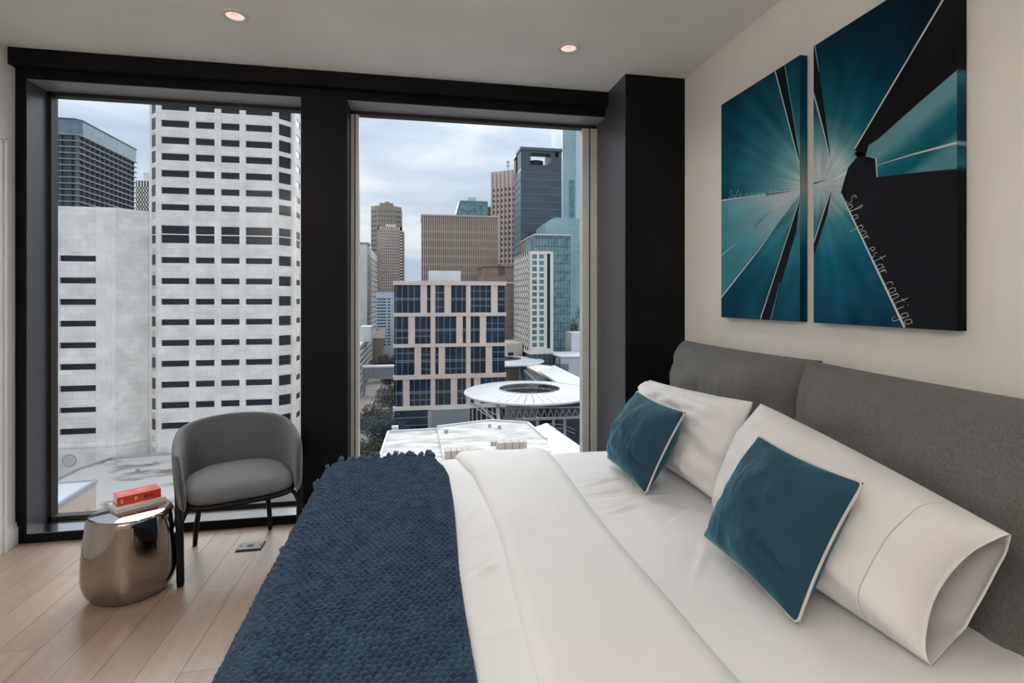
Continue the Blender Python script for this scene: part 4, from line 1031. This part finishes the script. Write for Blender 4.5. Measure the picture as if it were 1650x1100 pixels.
# ---- white roof in the foreground of the right window
Zw = CH - 22.0
wr = bld('flat_roof_building', 740, 80, 'building with a bright white flat roof and vents just beyond the bed', 'building')
pl = [onZ(626.5, 696.5, Zw), onZ(706, 692, Zw), onZ(866, 692, Zw), onZ(960, 745, Zw), onZ(990, 800, Zw), onZ(593, 800, Zw)]
MB().prism([(p.x, p.y) for p in pl][::-1], G, Zw).build('lower_roof', M['roofw'], wr)
pu = [onZ(704.5, 688.5, Zw + .5), onZ(790, 678, Zw + .5), onZ(850, 682, Zw + .5), onZ(880, 708, Zw + .5), onZ(905, 760, Zw + .5), onZ(718, 760, Zw + .5)]
MB().prism([(p.x, p.y) for p in pu][::-1], Zw - .2, Zw + .5).build('upper_roof', M['roofw'], wr)
px_ = [onZ(862, 689, Zw + .1), onZ(881, 682.5, Zw + .1), onZ(938, 722, Zw + .1), onZ(975, 760, Zw + .1), onZ(905, 760, Zw + .1)]
MB().prism([(p.x, p.y) for p in px_][::-1], G, Zw + .25).build('side_roof', M['wht'], wr)
k = MB()
def par_(pp, z, m_n='parapet'):
    k = MB()
    for a, b_ in zip(pp, pp[1:]):
        d = b_ - a; k.obox((a.x, a.y, 0), d.normalized(), 0, d.length, z - .3, z + .28, -.25, .12)
    k.build(m_n, M['wht'], wr)
par_([pl[5], pl[0], pl[1]], Zw); par_(pu[:4], Zw + .5)
q = onZ(631, 694, Zw); bpart('roof_box', q.x, q.y, Zw, q.x + 1.1, q.y + .8, Zw + .7, M['wht'], wr)
for (px, py, r_) in ((719, 697, .35), (789, 688, .25), (805, 690, .3), (793, 717, .28), (799, 717, .28), (660, 745, .2), (692, 740, .1)):
    z_ = Zw + .5 if px > 704 else Zw
    q = onZ(px, py, z_); MB().lathe([(.001, .55), (r_, .5), (r_ * 1.1, .35), (r_ * .8, .3), (r_ * .8, 0)], q.x, q.y, 14, z_).build('roof_vent', M['truss'], wr, True)
for (px0, px1, py, lab) in ((717, 766, 741, 'pale rooftop unit'), (802, 851, 727, 'pale rooftop unit')):
    a, b_ = onZ(px0, py, Zw + .5), onZ(px1, py, Zw + .5); n_ = 5 if px0 < 750 else 4
    h_ = (Zw + .5 + 1.15)
    t = thing('rooftop_unit', (a.x, a.y, Zw + .5), 'pale rooftop unit of boxes on the white roof, ' + ('the left one' if px0 < 750 else 'the right one'), 'ventilation unit', 'rooftop ventilation units')
    w_ = (b_.x - a.x) / n_
    for i in range(n_): bpart('unit_box', a.x + i * w_ + .03, a.y, Zw + .5, a.x + (i + 1) * w_ - .03, a.y + 1.9, h_, M['unit'], t)
# ---- buildings right of and behind the canopy
def simple(name, px0, px1, Y, py_top, depth, m, label, pxref=None, extra=None, cat='building'):
    t = bld(name, (px0 + px1) / 2, Y, label, cat); z1 = zc(px0 if pxref is None else pxref, py_top, Y)
    MB().box(sY(px0, Y), Y, G, sY(px1, Y), Y + depth, z1).build('walls', m, t); return t, sY(px0, Y), sY(px1, Y), z1
# louvred block with plate roof
t = bld('louvred_block', 855, 128, 'dark louvred block under a pale plate roof, behind the near canopy')
ZL = CH - 20.3; a, b_ = at(838, 588, 162), at(867, 611, 130)
MB().prism([(a.x, a.y), (b_.x, b_.y), (b_.x + 8, b_.y), (a.x + 16, a.y)], G, ZL - .5).build('walls', M['winblue'], t)
D = Vector((b_.x - a.x, b_.y - a.y, 0)); Ln = D.length; D.normalize()
for i in range(8): k = MB(); k.obox((a.x, a.y, 0), D, 0, Ln, ZL - 1.0 - i * .75, ZL - .86 - i * .75, 0, .35); k.build('louvre', M['mull'], t)
pp = [onZ(838, 585, ZL), onZ(877, 588, ZL), onZ(893, 590, ZL), onZ(900, 614, ZL + 0), onZ(870, 601, ZL)]
MB().prism([(p.x, p.y) for p in pp][::-1], ZL - .5, ZL).build('plate_roof', M['cream'], t)
t = bld('sloping_roof_hall', 900, 125, 'broad pale metal roof sloping towards the window edge, right of the louvred block')
zz = CH - 20.0; pp = [onZ(868, 597, zz), onZ(893, 588, zz), onZ(940, 611, zz), onZ(960, 622, zz), onZ(900, 617, zz)]
MB().prism([(p.x, p.y) for p in pp][::-1], zz - .5, zz).build('roof', M['wht'], t)
cg = sum(pp, Vector((0, 0, 0))) / 5; MB().prism([(cg.x + (p.x - cg.x) * .9, cg.y + (p.y - cg.y) * .9) for p in pp][::-1], G, zz - .5).build('walls', M['slate'], t)
t = bld('white_box_building', 912, 150, 'plain white metal box building with a teal-trimmed end wall, at the right frame')
Yb = 165.0; x0 = sY(903, Yb); z1 = zc(905, 576, Yb)
MB().box(x0, Yb, G, x0 + 22, Yb + 12, z1).build('walls', M['wht'], t)
MB().prism([(x0 - 1.8, Yb + 16), (x0, Yb - .3), (x0 + 22, Yb - .3), (x0 + 22, Yb + 16)], z1, z1 + .35).build('roof', M['wht'], t)
MB().box(x0 - .2, Yb + .4, z1 - 4.4, x0, Yb + 11.5, z1 - .5).build('end_panel', M['lgrey'], t); MB().box(x0 - .3, Yb + .1, z1 - 4.8, x0 - .12, Yb + .4, z1).build('corner_trim', M['tealglass'], t)
# white slab building behind, at the right edge
t, *_ = simple('white_end_wall', 921, 945, 181, 536, 8, M['wht'], 'blank white wall beside the teal glass tower, at the right frame')
# ---- white hotel with square windows
YQ = 170.0
t = bld('hotel_tower', 870, YQ, 'white-framed tower with two columns of square teal windows and a narrow left face')
xa, xb = sY(853.5, YQ), sY(891.5, YQ); zt = zc(870, 404.5, YQ); zb = zc(870, 566, YQ); nr = 18; sp = (zc(870, 411, YQ) - zc(870, 563, YQ)) / 15.0
rw = [(zt - 1.1 - sp * i - 1.45, zt - 1.1 - sp * i) for i in range(0, 15)]
facade(t, (xa, YQ, 0), (1, 0), xb - xa, zb, zt, [(sY(857.5, YQ) - xa, sY(865, YQ) - xa), (sY(869, YQ) - xa, sY(876.5, YQ) - xa)], rw, .25, M['cream'], M['tealglass'], names=('spandrel', 'pier', 'square_window'))
bpart('blue_strip_window', sY(881.5, YQ), YQ - .08, zb + 1, sY(886.5, YQ), YQ + .1, zt - .8, M['office'], t)
yb_ = xa / K(828); ln = yb_ - YQ; nc = 8; cw = ln / nc
facade(t, (xa, YQ + ln, 0), (0, -1), ln, zb, zt, [(cw * i + cw * .28, cw * i + cw * .80) for i in range(nc)], rw, .25, M['cream'], M['hotelglass'], joined=True)
MB().box(xa + .3, YQ + .3, zb, xb, yb_, zt - .1).build('core', M['cream'], t)
MB().box(xa + .4, YQ + .6, G, xb, yb_, zb).build('glazed_base', M['slate2'], t)
for i in range(5): bpart('base_mullion', xa + 1 + i * 1.7, YQ + .45, zb - 4, xa + 1.1 + i * 1.7, YQ + .6, zb, M['mull'], t)
bpart('base_band', xa - .1, YQ - .2, zb - .9, xb + .2, yb_, zb, M['cream'], t)
# teal glass tower behind it
YG2 = 200.0
t = bld('teal_glass_tower', 905, YG2, 'teal glass tower with a flat overhanging roof, right behind the white-framed tower')
xa2, xb2 = sY(861, YG2), sY(919, YG2); z2 = zc(861, 379, YG2)
MB().box(xa2, YG2, G, xb2, YG2 + 16, z2).build('glass_walls', M['tealglass'], t)
for i in range(20):
    z_ = z2 - .8 - i * 3.35
    if z_ > G: bpart('floor_line', xa2 - .05, YG2 - .1, z_ - .3, xb2 + .05, YG2, z_, M['slate'], t)
k = MB(); x = xa2
while x < xb2: k.box(x, YG2 - .15, G, x + .12, YG2, z2); x += 1.25
k.build('vertical_fins', M['mull'], t, kind='stuff')
yl = xa2 / K(839.5)
MB().box(xa2 + .02, YG2 + .4, G, xa2 + .5, yl, z2).build('stone_side', M['brown2'], t)
MB().prism([(xa2 - .3, YG2 - 1.0), (xb2 + .4, YG2 - 1.0), (xb2 + .4, yl + 1), (xa2 - .3, yl + 1)], z2, z2 + .5).build('roof_slab', M['wht'], t)
# beyond: grey block, trees, street at right edge
t, *_ = simple('grey_office_block', 916, 950, 290, 402, 30, M['lgrey'], 'hazy grey block at the right frame behind the teal glass tower')
# ---- pale teal faceted tower
Y_ = 243.0; t = bld('faceted_glass_tower', 905, Y_, 'pale teal glass block with a chamfered top left corner')
xa3 = sY(879, Y_); xb3 = sY(945, Y_); xm = sY(893, Y_); zA = zc(879, 361, Y_); zB_ = zc(893, 350.5, Y_)
MB().add([(xa3, Y_, G), (xb3, Y_, G), (xb3, Y_, zB_), (xm, Y_, zB_), (xa3, Y_, zA), (xa3, Y_ + 20, G), (xb3, Y_ + 20, G), (xb3, Y_ + 20, zB_), (xm, Y_ + 20, zB_), (xa3, Y_ + 20, zA)],
         [(0, 1, 2, 3, 4), (9, 8, 7, 6, 5), (0, 5, 6, 1), (1, 6, 7, 2), (2, 7, 8, 3), (3, 8, 9, 4), (4, 9, 5, 0)]).build('glass_walls', M['paleteal'], t)
k = MB()
for i in range(14): k.box(xa3, Y_ - .1, zA - 2 - i * 3.3, xb3, Y_, zA - 1.85 - i * 3.3)
k.build('floor_lines', M['wht'], t, kind='stuff')
# ---- dark slate tower with pierced crown
YD = 272.0
t = bld('slate_tower', 872, YD, 'tall dark slate-blue tower with a pierced open crown')
xa, xb = sY(839.5, YD), sY(904.8, YD); zt = zc(839.5, 236.5, YD); zb = zc(870, 272, YD); yL = xa / K(828.3)
MB().box(xa, YD, G, xb, yL, zb).build('shaft', M['slate'], t)
X = lambda px: sY(px, YD); Zf = lambda py: zc(872, py, YD)
bpart('crown_pier', X(839.5), YD, zb, X(855), YD + 14, zt - 1.5, M['slate2'], t); bpart('crown_pier', X(888), YD, zb, X(904.8), YD + 14, Zf(252), M['slate2'], t)
bpart('crown_pier', X(900), YD, Zf(252), X(904.8), YD + 14, zt - 1.5, M['slate2'], t); bpart('crown_pier', X(888), YD, Zf(252), X(894.5), YD + 14, zt - 1.5, M['slate2'], t)
bpart('crown_pier', xa, yL - 10, zb, xa + 6, yL, zt - 1.5, M['slate2'], t)
bpart('crown_lintel', X(855), YD, Zf(247), X(888), YD + 4, zt - 1.5, M['slate2'], t); bpart('roof_plate', xa - .4, YD - .5, zt - 1.5, xb + .4, YD + 12, zt, M['slateband'], t)
bpart('crown_lintel', xa, YD + 14, Zf(247), xa + 4, yL, zt - 1.5, M['slate2'], t); bpart('crown_sill', X(855), YD, zb, X(888), YD + 10, Zf(266), M['slate2'], t)
zz0, zz1 = Zf(259.5), Zf(252)
dr_ = (X(886) - X(855)) * .42; MB().lathe([(.01, 0), (dr_, 0), (dr_, zz1 - zz0), (.01, zz1 - zz0)], (X(855) + X(886)) / 2, YD + 12, 40, zz0).build('crown_drum', M['slateband'], t, True)
bpart('drum_stem', X(876), YD + 8, zb, X(888), YD + 16, zz0, M['slate2'], t)
k = MB()
z_ = zb - 2.5; i = 0
while z_ > 0:
    k.box(xa - .05, YD - .12, z_, xb + .05, YD, z_ + .9 * (1 if i % 2 else .7)); k.box(xa - .14, YD, z_, xa, yL, z_ + 1.2); z_ -= 3.9; i += 1
k.build('floor_bands', M['slateband'], t, kind='stuff')
# lighter left face
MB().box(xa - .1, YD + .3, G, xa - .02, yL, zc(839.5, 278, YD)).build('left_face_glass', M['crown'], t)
# ---- tall teal tower behind at far right
Y_ = 460.0; t = bld('mirror_glass_tower', 918, Y_, 'very tall pale teal mirror tower running out of the top, at the right frame')
MB().box(sY(907, Y_), Y_, G, sY(928, Y_), Y_ + 40, 230).build('glass_walls', M['paleteal'], t); MB().box(sY(928, Y_), Y_ + .5, G, sY(960, Y_), Y_ + 40, 230).build('sky_glass', M['palesky'], t)
MB().prism([(sY(917.5, Y_), Y_ - .3), (sY(925, Y_), Y_ - .3), (sY(925, Y_), Y_), (sY(917.5, Y_), Y_)], G, zc(920, 290, Y_)).build('dark_glass_strip', M['tealglass'], t)
# ---- pink ribbed tower
Y_ = 322.0; t = bld('ribbed_pink_tower', 810, Y_, 'tall pink granite tower with vertical ribs and an aerial, left of the slate tower')
xa = sY(792, Y_); P0 = Vector((xa, Y_, 0)); Q = Vector((sY(830, 312), 312, 0)); D = Q - P0; W_ = D.length; zt = zc(792, 278.5, Y_) + .3
nb = 6; cw = W_ / nb
z0_ = zc(792, 305, Y_)
rowsP = [(z0_ - 2.0 * 1.7 * i - 1.9, z0_ - 3.4 * i) for i in range(34)]
facade(t, P0, D, W_, G, zt, [(cw * i + cw * .42, cw * i + cw * .88) for i in range(nb)], rowsP, .5, M['pink'], M['pinkdark'], joined=True)
k = MB()
for i in range(nb): k.obox(P0, D.normalized(), cw * i + cw * .02, cw * i + cw * .30, G, zt, 0, .9)
k.build('ribs', M['pink'], t, kind='stuff')
D.normalize(); Nn = Vector((D.y, -D.x, 0)); pz = [P0 - Nn * .6, Q - Nn * .6, Q - Nn * 24, P0 - Nn * 24]
MB().prism([(p.x, p.y) for p in pz], G, zt - .1).build('core', M['pink'], t)
a = at(818.5, 270, 326); MB().tube([(a.x, a.y, zt), (a.x, a.y, zc(818, 260, 326))], .35, 6).build('aerial', M['mull'], t)
k = MB(); [k.box(a.x - 1, a.y - 1, z_, a.x + 1, a.y + 1, z_ + .9) for z_ in (zc(818, 262, 326), zc(818, 268, 326))]; k.build('aerial_dish', M['mull'], t)
# ---- teal trapezoid roof block
Y_ = 365.0; t = bld('teal_wedge_block', 762, Y_, 'teal glass block with sloping sides and a small white penthouse, behind the ribbed slab')
xa, xb, xc2, xd = sY(733.5, Y_), sY(740.5, Y_), sY(786, Y_), sY(786.5, Y_); z0_, z1 = zc(760, 352, Y_), zc(760, 323.5, Y_)
MB().add([(xa, Y_, z0_), (xd, Y_, z0_), (xc2, Y_, z1), (xb, Y_, z1), (xa, Y_ + 30, z0_), (xd, Y_ + 30, z0_), (xc2, Y_ + 25, z1), (xb, Y_ + 25, z1)], BF).build('glass_roof', M['tealglass'], t)
MB().box(xa, Y_, G, xd, Y_ + 30, z0_).build('walls', M['slate'], t)
bpart('penthouse', sY(755, Y_), Y_ + 4, z1, sY(768.5, Y_), Y_ + 12, zc(760, 316, Y_), M['wht'], t); bpart('penthouse_louvre', sY(758, Y_), Y_ + 3.9, z1 + .4, sY(765, Y_), Y_ + 4, zc(760, 319, Y_), M['lgrey'], t)
simple('dark_sliver_block', 786.8, 794, 366, 333, 20, M['slate'], 'narrow dark block between the teal wedge block and the pink ribbed tower')
# ---- brown ribbed slab
YR = 230.0; t = bld('ribbed_slab_building', 740, YR, 'broad tan slab building of fine vertical ribs, rising behind the office building')
x0, x1 = sY(679.3, YR), sY(802, YR); zt = zc(740, 346.8, YR)
MB().box(x0, YR, G, x1, YR + 22, zt - .3).build('dark_glazing', M['brownglass'], t)
nb = 41; cw = (x1 - x0) / nb
me0 = None
for i in range(nb + 1): bpart('rib', x0 + cw * i - .20, YR - .55, G, x0 + cw * i + .20, YR, zt - .6, M['ribs'], t)
bpart('roof_edge', x0 - .3, YR - .9, zt - .6, x1 + .3, YR + 22, zt, M['ribs'], t)
k = MB(); z_ = zt - 4.2
while z_ > -20: k.box(x0, YR - .25, z_, x1, YR, z_ + .9); z_ -= 3.6
k.build('floor_spandrels', M['brown'], t, kind='stuff')
bpart('lobed_band', x0, YR - .3, zc(740, 362, YR), x1, YR - .02, zc(740, 350, YR), M['winblue'], t)
# ---- brown ornate masonry building
Y_ = 205.0; t = bld('masonry_building', 802, Y_, 'old brown masonry building with a stepped top, between the ribbed slab and the white-framed tower')
x0, x1 = sY(781, Y_), sY(832, Y_); zt = zc(805, 426, Y_)
MB().box(x0, Y_, G, x1, Y_ + 20, zt).build('walls', M['brown'], t)
bpart('cornice', x0 - .5, Y_ - .8, zt - .8, x1, Y_ + 20, zt, M['brown'], t); bpart('cornice', x0 - .8, Y_ - .6, zt - 7.6, x1, Y_ + 1, zt - 6.9, M['beige'], t)
MB().lathe([(.01, 1.8), (.5, 1.5), (.3, .8), (.9, .3), (1, 0)], sY(804, Y_), Y_ - .2, 12, zt).build('finial', M['brown'], t, True)
bpart('step_wing', sY(775, Y_), Y_ - .5, G, x0, Y_ + 14, zc(805, 445, Y_), M['brown'], t)
for px in (803.2, 806.8, 810.4): bpart('tall_window', sY(px, Y_), Y_ - .06, zc(805, 444, Y_), sY(px + 2.8, Y_), Y_ + .05, zc(805, 429, Y_), M['slate'], t)
for i in range(14):
    for px in (818.5, 823.5): bpart('sash_window', sY(px, Y_), Y_ - .06, zt - 6 - i * 2.55 - 1.5, sY(px + 2.4, Y_), Y_ + .05, zt - 6 - i * 2.55, M['hotelglass'], t)
for px in (779, 785, 790, 796): bpart('arched_window', sY(px, Y_), Y_ - .56 if px < 781 else Y_ - .06, zc(805, 470, Y_), sY(px + 2, Y_), Y_ + .05, zc(805, 455, Y_), M['hotelglass'], t)
t, a0, a1, z1 = simple('beige_low_block', 813, 842, 180, 553, 16, M['beige'], 'low beige block with one dark doorway at the foot of the masonry building')
bpart('doorway', sY(818.5, 180), 179.9, zc(825, 577, 180), sY(827, 180), 180.05, zc(825, 567.5, 180), M['winblue'], t); bpart('upper_panel', sY(818.5, 180), 179.92, zc(825, 565, 180), sY(827, 180), 180.05, zc(825, 555, 180), M['lgrey'], t)
# ---- left cluster in the right window
YA = 420.0; t = bld('brown_tower', 622, YA, 'brown granite tower with a stepped roof house, tallest at the left of the right window')
x0, x1 = sY(596.8, YA), sY(646.8, YA); zt = zc(622, 331.5, YA); c = 5
MB().prism([(x0, YA + c), (x0 + c, YA), (x1 - c, YA), (x1, YA + c), (x1, YA + 30), (x0, YA + 30)], G, zt).build('walls', M['brown2'], t)
MB().box(sY(611, YA), YA + 4, zt, sY(633, YA), YA + 22, zc(622, 325.5, YA)).build('roof_house', M['brown'], t); MB().box(sY(620, YA), YA + 6, zt, sY(627, YA), YA + 18, zc(622, 322.5, YA)).build('roof_house', M['brown2'], t)
k = MB(); z_ = zt - 5
while z_ > 10:
    k.box(x0 + c + .5, YA - .12, z_, x1 - c - .5, YA + .02, z_ + 1.5); k.obox((x0, YA + c, 0), Vector((1, -1, 0)).normalized(), .6, 6.4, z_, z_ + 1.5, -.02, .12); k.obox((x1 - c, YA, 0), Vector((1, 1, 0)).normalized(), .6, 6.4, z_, z_ + 1.5, -.02, .12); z_ -= 3.8
k.build('window_bands', M['slate2'], t, kind='stuff')
k = MB(); x = x0 + c
while x < x1 - c: k.box(x, YA - .25, G, x + 1.0, YA, zt); x += 2.3
k.build('vertical_piers', M['brown2'], t, kind='stuff')
YB2 = 330.0; t = bld('gridded_tower', 630, YB2, 'pink-beige tower with a grid of small square windows, in front of the brown tower')
x0, x1 = sY(609, YB2), sY(648, YB2); zt = zc(630, 364.8, YB2); cw = (x1 - x0) / 11.4
facade(t, (x0, YB2, 0), (1, 0), x1 - x0, zc(630, 469, YB2), zt, [(cw * (i + .65), cw * (i + 1.25)) for i in range(10)], [(zt - 2.6 - i * 1.785 - .95, zt - 2.6 - i * 1.785) for i in range(22)], .4, M['cladding'], M['winblue'], joined=True)
MB().box(x0 + .1, YB2 + .75, G, x1, YB2 + 18, zt).build('core', M['cladding'], t)
MB().box(x1, YB2 + .3, G, x1 + 1.2, YB2 + 14, zt - 3).build('side_wall', M['brown2'], t); MB().box(sY(621, YB2), YB2 + 2, zt, sY(637, YB2), YB2 + 12, zc(630, 360.5, YB2)).build('roof_house', M['beige'], t)
YC3 = 313.0; t = bld('blue_banded_building', 622, YC3, 'pale blue office block with navy window bands, low behind the street trees')
x0, x1 = sY(606, YC3), sY(638, YC3); zt = zc(622, 470.5, YC3)
MB().box(x0, YC3, G, x1, YC3 + 12, zt).build('walls', M['bluebal'], t)
for i in range(16):
    z_ = zt - 3.6 - i * 1.78
    for a, b_ in ((607, 622), (624.5, 629)): bpart('window_band', sY(a, YC3), YC3 - .1, z_ - .8, sY(b_, YC3), YC3 + .05, z_, M['bluewin'], t)
bpart('corner_pier', sY(630.5, YC3), YC3 - .4, G, sY(632, YC3), YC3, zt, M['wht'], t)
# grey slab block with blank end wall
YE = 316.0; t = bld('grey_slab_block', 590, YE, 'light grey slab block with a blank end wall, left edge of the right window')
x1 = sY(591.3, YE); x0 = x1 - 7.0; zt = zc(583, 394, YE); yF = x1 / K(607.6); zr = zc(583, 389.6, YE)
MB().box(x0, YE, G, x1, yF, zt).build('walls', M['lgrey'], t); bpart('roof_band', x0 + .1, YE + .4, zt, x1 - .2, YE + 20, zr - .35, M['hotelglass'], t); bpart('roof_slab', x0 - .2, YE, zr - .5, x1 + .9, YE + 21, zr, M['wht'], t)
for i in range(14):
    z_ = zt - 5 - i * 3.5; bpart('window_band', x1 - .05, YE + 2.5, z_ - 1.5, x1 + .06, yF - 1, z_, M['hotelglass'], t)
    bpart('sill_band', x1 - .05, YE + 1, z_ - 2.0, x1 + .3, yF, z_ - 1.5, M['wht'], t)
bpart('side_wing', x0 - 3, YE + 3, G, x0, YE + 20, zt, M['wht'], t)
# parking garage
Xg = sY(573, 212) ; zg = CH - .0952 * 212 * .965
t = thing('parking_garage', (Xg, 240, G), 'white parking garage with sloping dark openings, lower left of the right window', 'building')
Y0_, Y1_ = 185.0, 292.0
MB().box(Xg - 30, Y0_, G, Xg - .25, Y1_, zg - .35).build('core', M['hotelglass'], t)
for i in range(7):
    z_ = zg - i * 2.75; bpart('parapet_band', Xg - .25, Y0_, z_ - 1.35, Xg, Y1_, z_, M['wht'], t)
bpart('roof_deck', Xg - 30, Y0_, zg - .3, Xg - .5, Y1_, zg - .05, M['wht'], t)
bpart('end_wall', Xg - .9, Y1_ - 3, G, Xg + .1, Y1_, zg, M['lgrey'], t)
q = at(581, 535, 250); bpart('stair_house', sY(580, 250), 250, zg - .3, sY(597.5, 250), 262, zc(589, 526, 250), M['wht'], t)
# brown gabled block
t, a0, a1, z1 = simple('brown_gabled_block', 600, 616, 294, 545, 14, M['brown2'], 'brown block with a pitched roof beyond the parking garage')
MB().add([(a0 - .5, 293.5, z1), (a1 + 1.5, 293.5, z1), (a1 + 1.5, 308.5, z1), (a0 - .5, 308.5, z1), (a0 + 3, 302, z1 + 5), (a1 + 1, 304, z1 + 5.5)], [(0, 1, 5, 4), (1, 2, 5), (2, 3, 4, 5), (3, 0, 4), (0, 3, 2, 1)]).build('roof', M['brown2'], t)
# street, walks, lane line
struct(MB().box(-46, 40, G, sY(612, 230) + 9, 600, G + .04).build('street', M['street']))
Xs = Xg
struct(MB().box(Xs, 60, G, Xs + 6.5, 300, G + .18).build('sidewalk', M['walk']))
struct(MB().box(Xs + 6.5, 60, G, Xs + 6.75, 300, G + .24).build('curb', M['wht']))
struct(MB().box(-24, 168, G, -8, 172, G + .06).build('crosswalk', M['walk']))
struct(MB().box(sY(700, 100), 60, G, 70, 135, G + .08).build('yard', M['dirt']))
# skybridge
Yk = 225.0; t = bld('skybridge', 610, Yk, 'glazed pedestrian skybridge crossing the street from the parking garage', 'bridge')
xa, xb = sY(584, Yk), sY(640, Yk); z0_, z1 = zc(600, 609, Yk), zc(600, 593, Yk)
bpart('glass_walls', xa, Yk, z0_, xb, Yk + 4, z1, M['stucco'], t); MB().obox((xa - .3, Yk - .3, 0), Vector((1, 0, 0)), 0, xb - xa, z1, z1 + .8, -4.6, 0).build('roof', M['wht'], t); bpart('deck', xa, Yk - .2, z0_ - .5, xb, Yk + 4.2, z0_, M['truss'], t)
for i in range(9): x = xa + (xb - xa) * i / 8; bpart('mullion', x - .08, Yk - .1, z0_, x + .08, Yk, z1, M['truss'], t)
bpart('leg', xa, Yk + .5, G, xa + 1.0, Yk + 3.5, z0_, M['truss'], t)
# ---- trees
def leafcloud(n, rx, ry, rz2, lobes, size, seed):
    r = np.random.default_rng(seed); cen = r.normal(0, .42, (lobes, 3)) * (rx, ry, rz2); V = []; Fc = []
    for i in range(n):
        c = cen[r.integers(lobes)]; d = r.normal(0, 1, 3); d /= np.linalg.norm(d); p = c + d * (rx, ry, rz2) * .42 * r.uniform(.55, 1) ; a = r.normal(0, 1, 3); a /= np.linalg.norm(a); b = np.cross(a, d); b /= np.linalg.norm(b) + 1e-6
        s = size * r.uniform(.6, 1.4); k = len(V); V += [tuple(p + a * s), tuple(p + b * s * .8), tuple(p - a * s), tuple(p - b * s * .8)]; Fc.append((k, k + 1, k + 2, k + 3))
    return V, Fc
def tree(x, y, h, R, m, label, seed, n=2200, size=.22):
    t = thing('street_tree', (x, y, G), label, 'tree', 'trees along the street')
    k = MB(); k.tube([(0, 0, 0), (.1, .05, h * .3), (0, .1, h * .62)], [.32, .24, .14], 8); r = random.Random(seed)
    for i in range(14):
        a = r.uniform(0, 6.28); e = r.uniform(.45, .95); k.tube([(0, .05, h * r.uniform(.28, .5)), (R * .45 * math.cos(a), R * .45 * math.sin(a), h * (.45 + .2 * e)), (R * .85 * math.cos(a), R * .85 * math.sin(a), h * (.55 + .35 * e))], [.12, .07, .03], 5)
    k.build('trunk', M['bark'], t, local=True)
    V, Fc = leafcloud(n, R * 1.15, R * 1.15, h * .36, 26, size, seed); V = [(a, b, c + h * .68) for a, b, c in V]
    o = mesh('foliage', V, Fc, m, t, local=True); o['kind'] = 'stuff'
sp_ = [(606, 742, 90, 13.5, 5.6, 'leaf1', 'grey-green street tree nearest the windows, beside the white flat roof'),
       (583, 715, 106, 12, 4.6, 'leaf1', 'grey-green street tree behind the nearest one, left of the white flat roof'),
       (617, 700, 113, 11.5, 4.4, 'leaf1', 'grey-green street tree close to the glazed lobby corner'),
       (617, 655, 131, 12.5, 5.0, 'leaf2', 'blue-green street tree spreading at the corner of the office building'),
       (603, 648, 150, 10, 4.0, 'leaf3', 'thin brownish tree on the kerb side of the blue-green tree'),
       (629, 610, 178, 12, 4.5, 'leaf3', 'dark brown tree under the skybridge beside the office building'),
       (627, 573, 236, 12, 4, 'leaf3', 'bare tree beyond the skybridge'), (614, 560, 262, 11, 4.5, 'leaf3', 'bare tree in front of the brown gabled block'), (625, 555, 276, 11, 4, 'leaf3', 'farthest bare tree down the street')]
for i, (px, py, Y, h, R, m_, lab) in enumerate(sp_):
    tree(sY(px, Y), Y, h, R, M[m_], lab, 40 + i, n=5200 if Y < 160 else 2400, size=.20 if Y < 160 else .3)
tree(sY(928, 231), 231, 30, 4.5, M['leaf3'], 'distant brown tree at the right frame beside the teal glass tower', 77, 1800, .4)
for px, py, lab, m_ in ((628, 545, 'white car parked far down the street', 'wht'),):
    q = onZ(px, py + 6, G); t = thing('car', (q.x, min(q.y, 420), G), lab, 'car')
    q = Vector((sY(624, 255), 255, G + .05)); t.location = q
    MB().box(-.9, -2.1, .35, .9, 2.1, 1.0).build('body', M[m_], t, local=True); MB().prism([(-.75, -1.2), (.75, -1.2), (.75, 1.3), (-.75, 1.3)], 1.0, 1.5).build('cabin', M['winblue'], t, local=True)
    for sx in (-.85, .85):
        for sy in (-1.35, 1.35): MB().tube([(sx - .1, sy, .33), (sx + .1, sy, .33)], .33, 12).build('wheel', M['dark'], t, local=True)
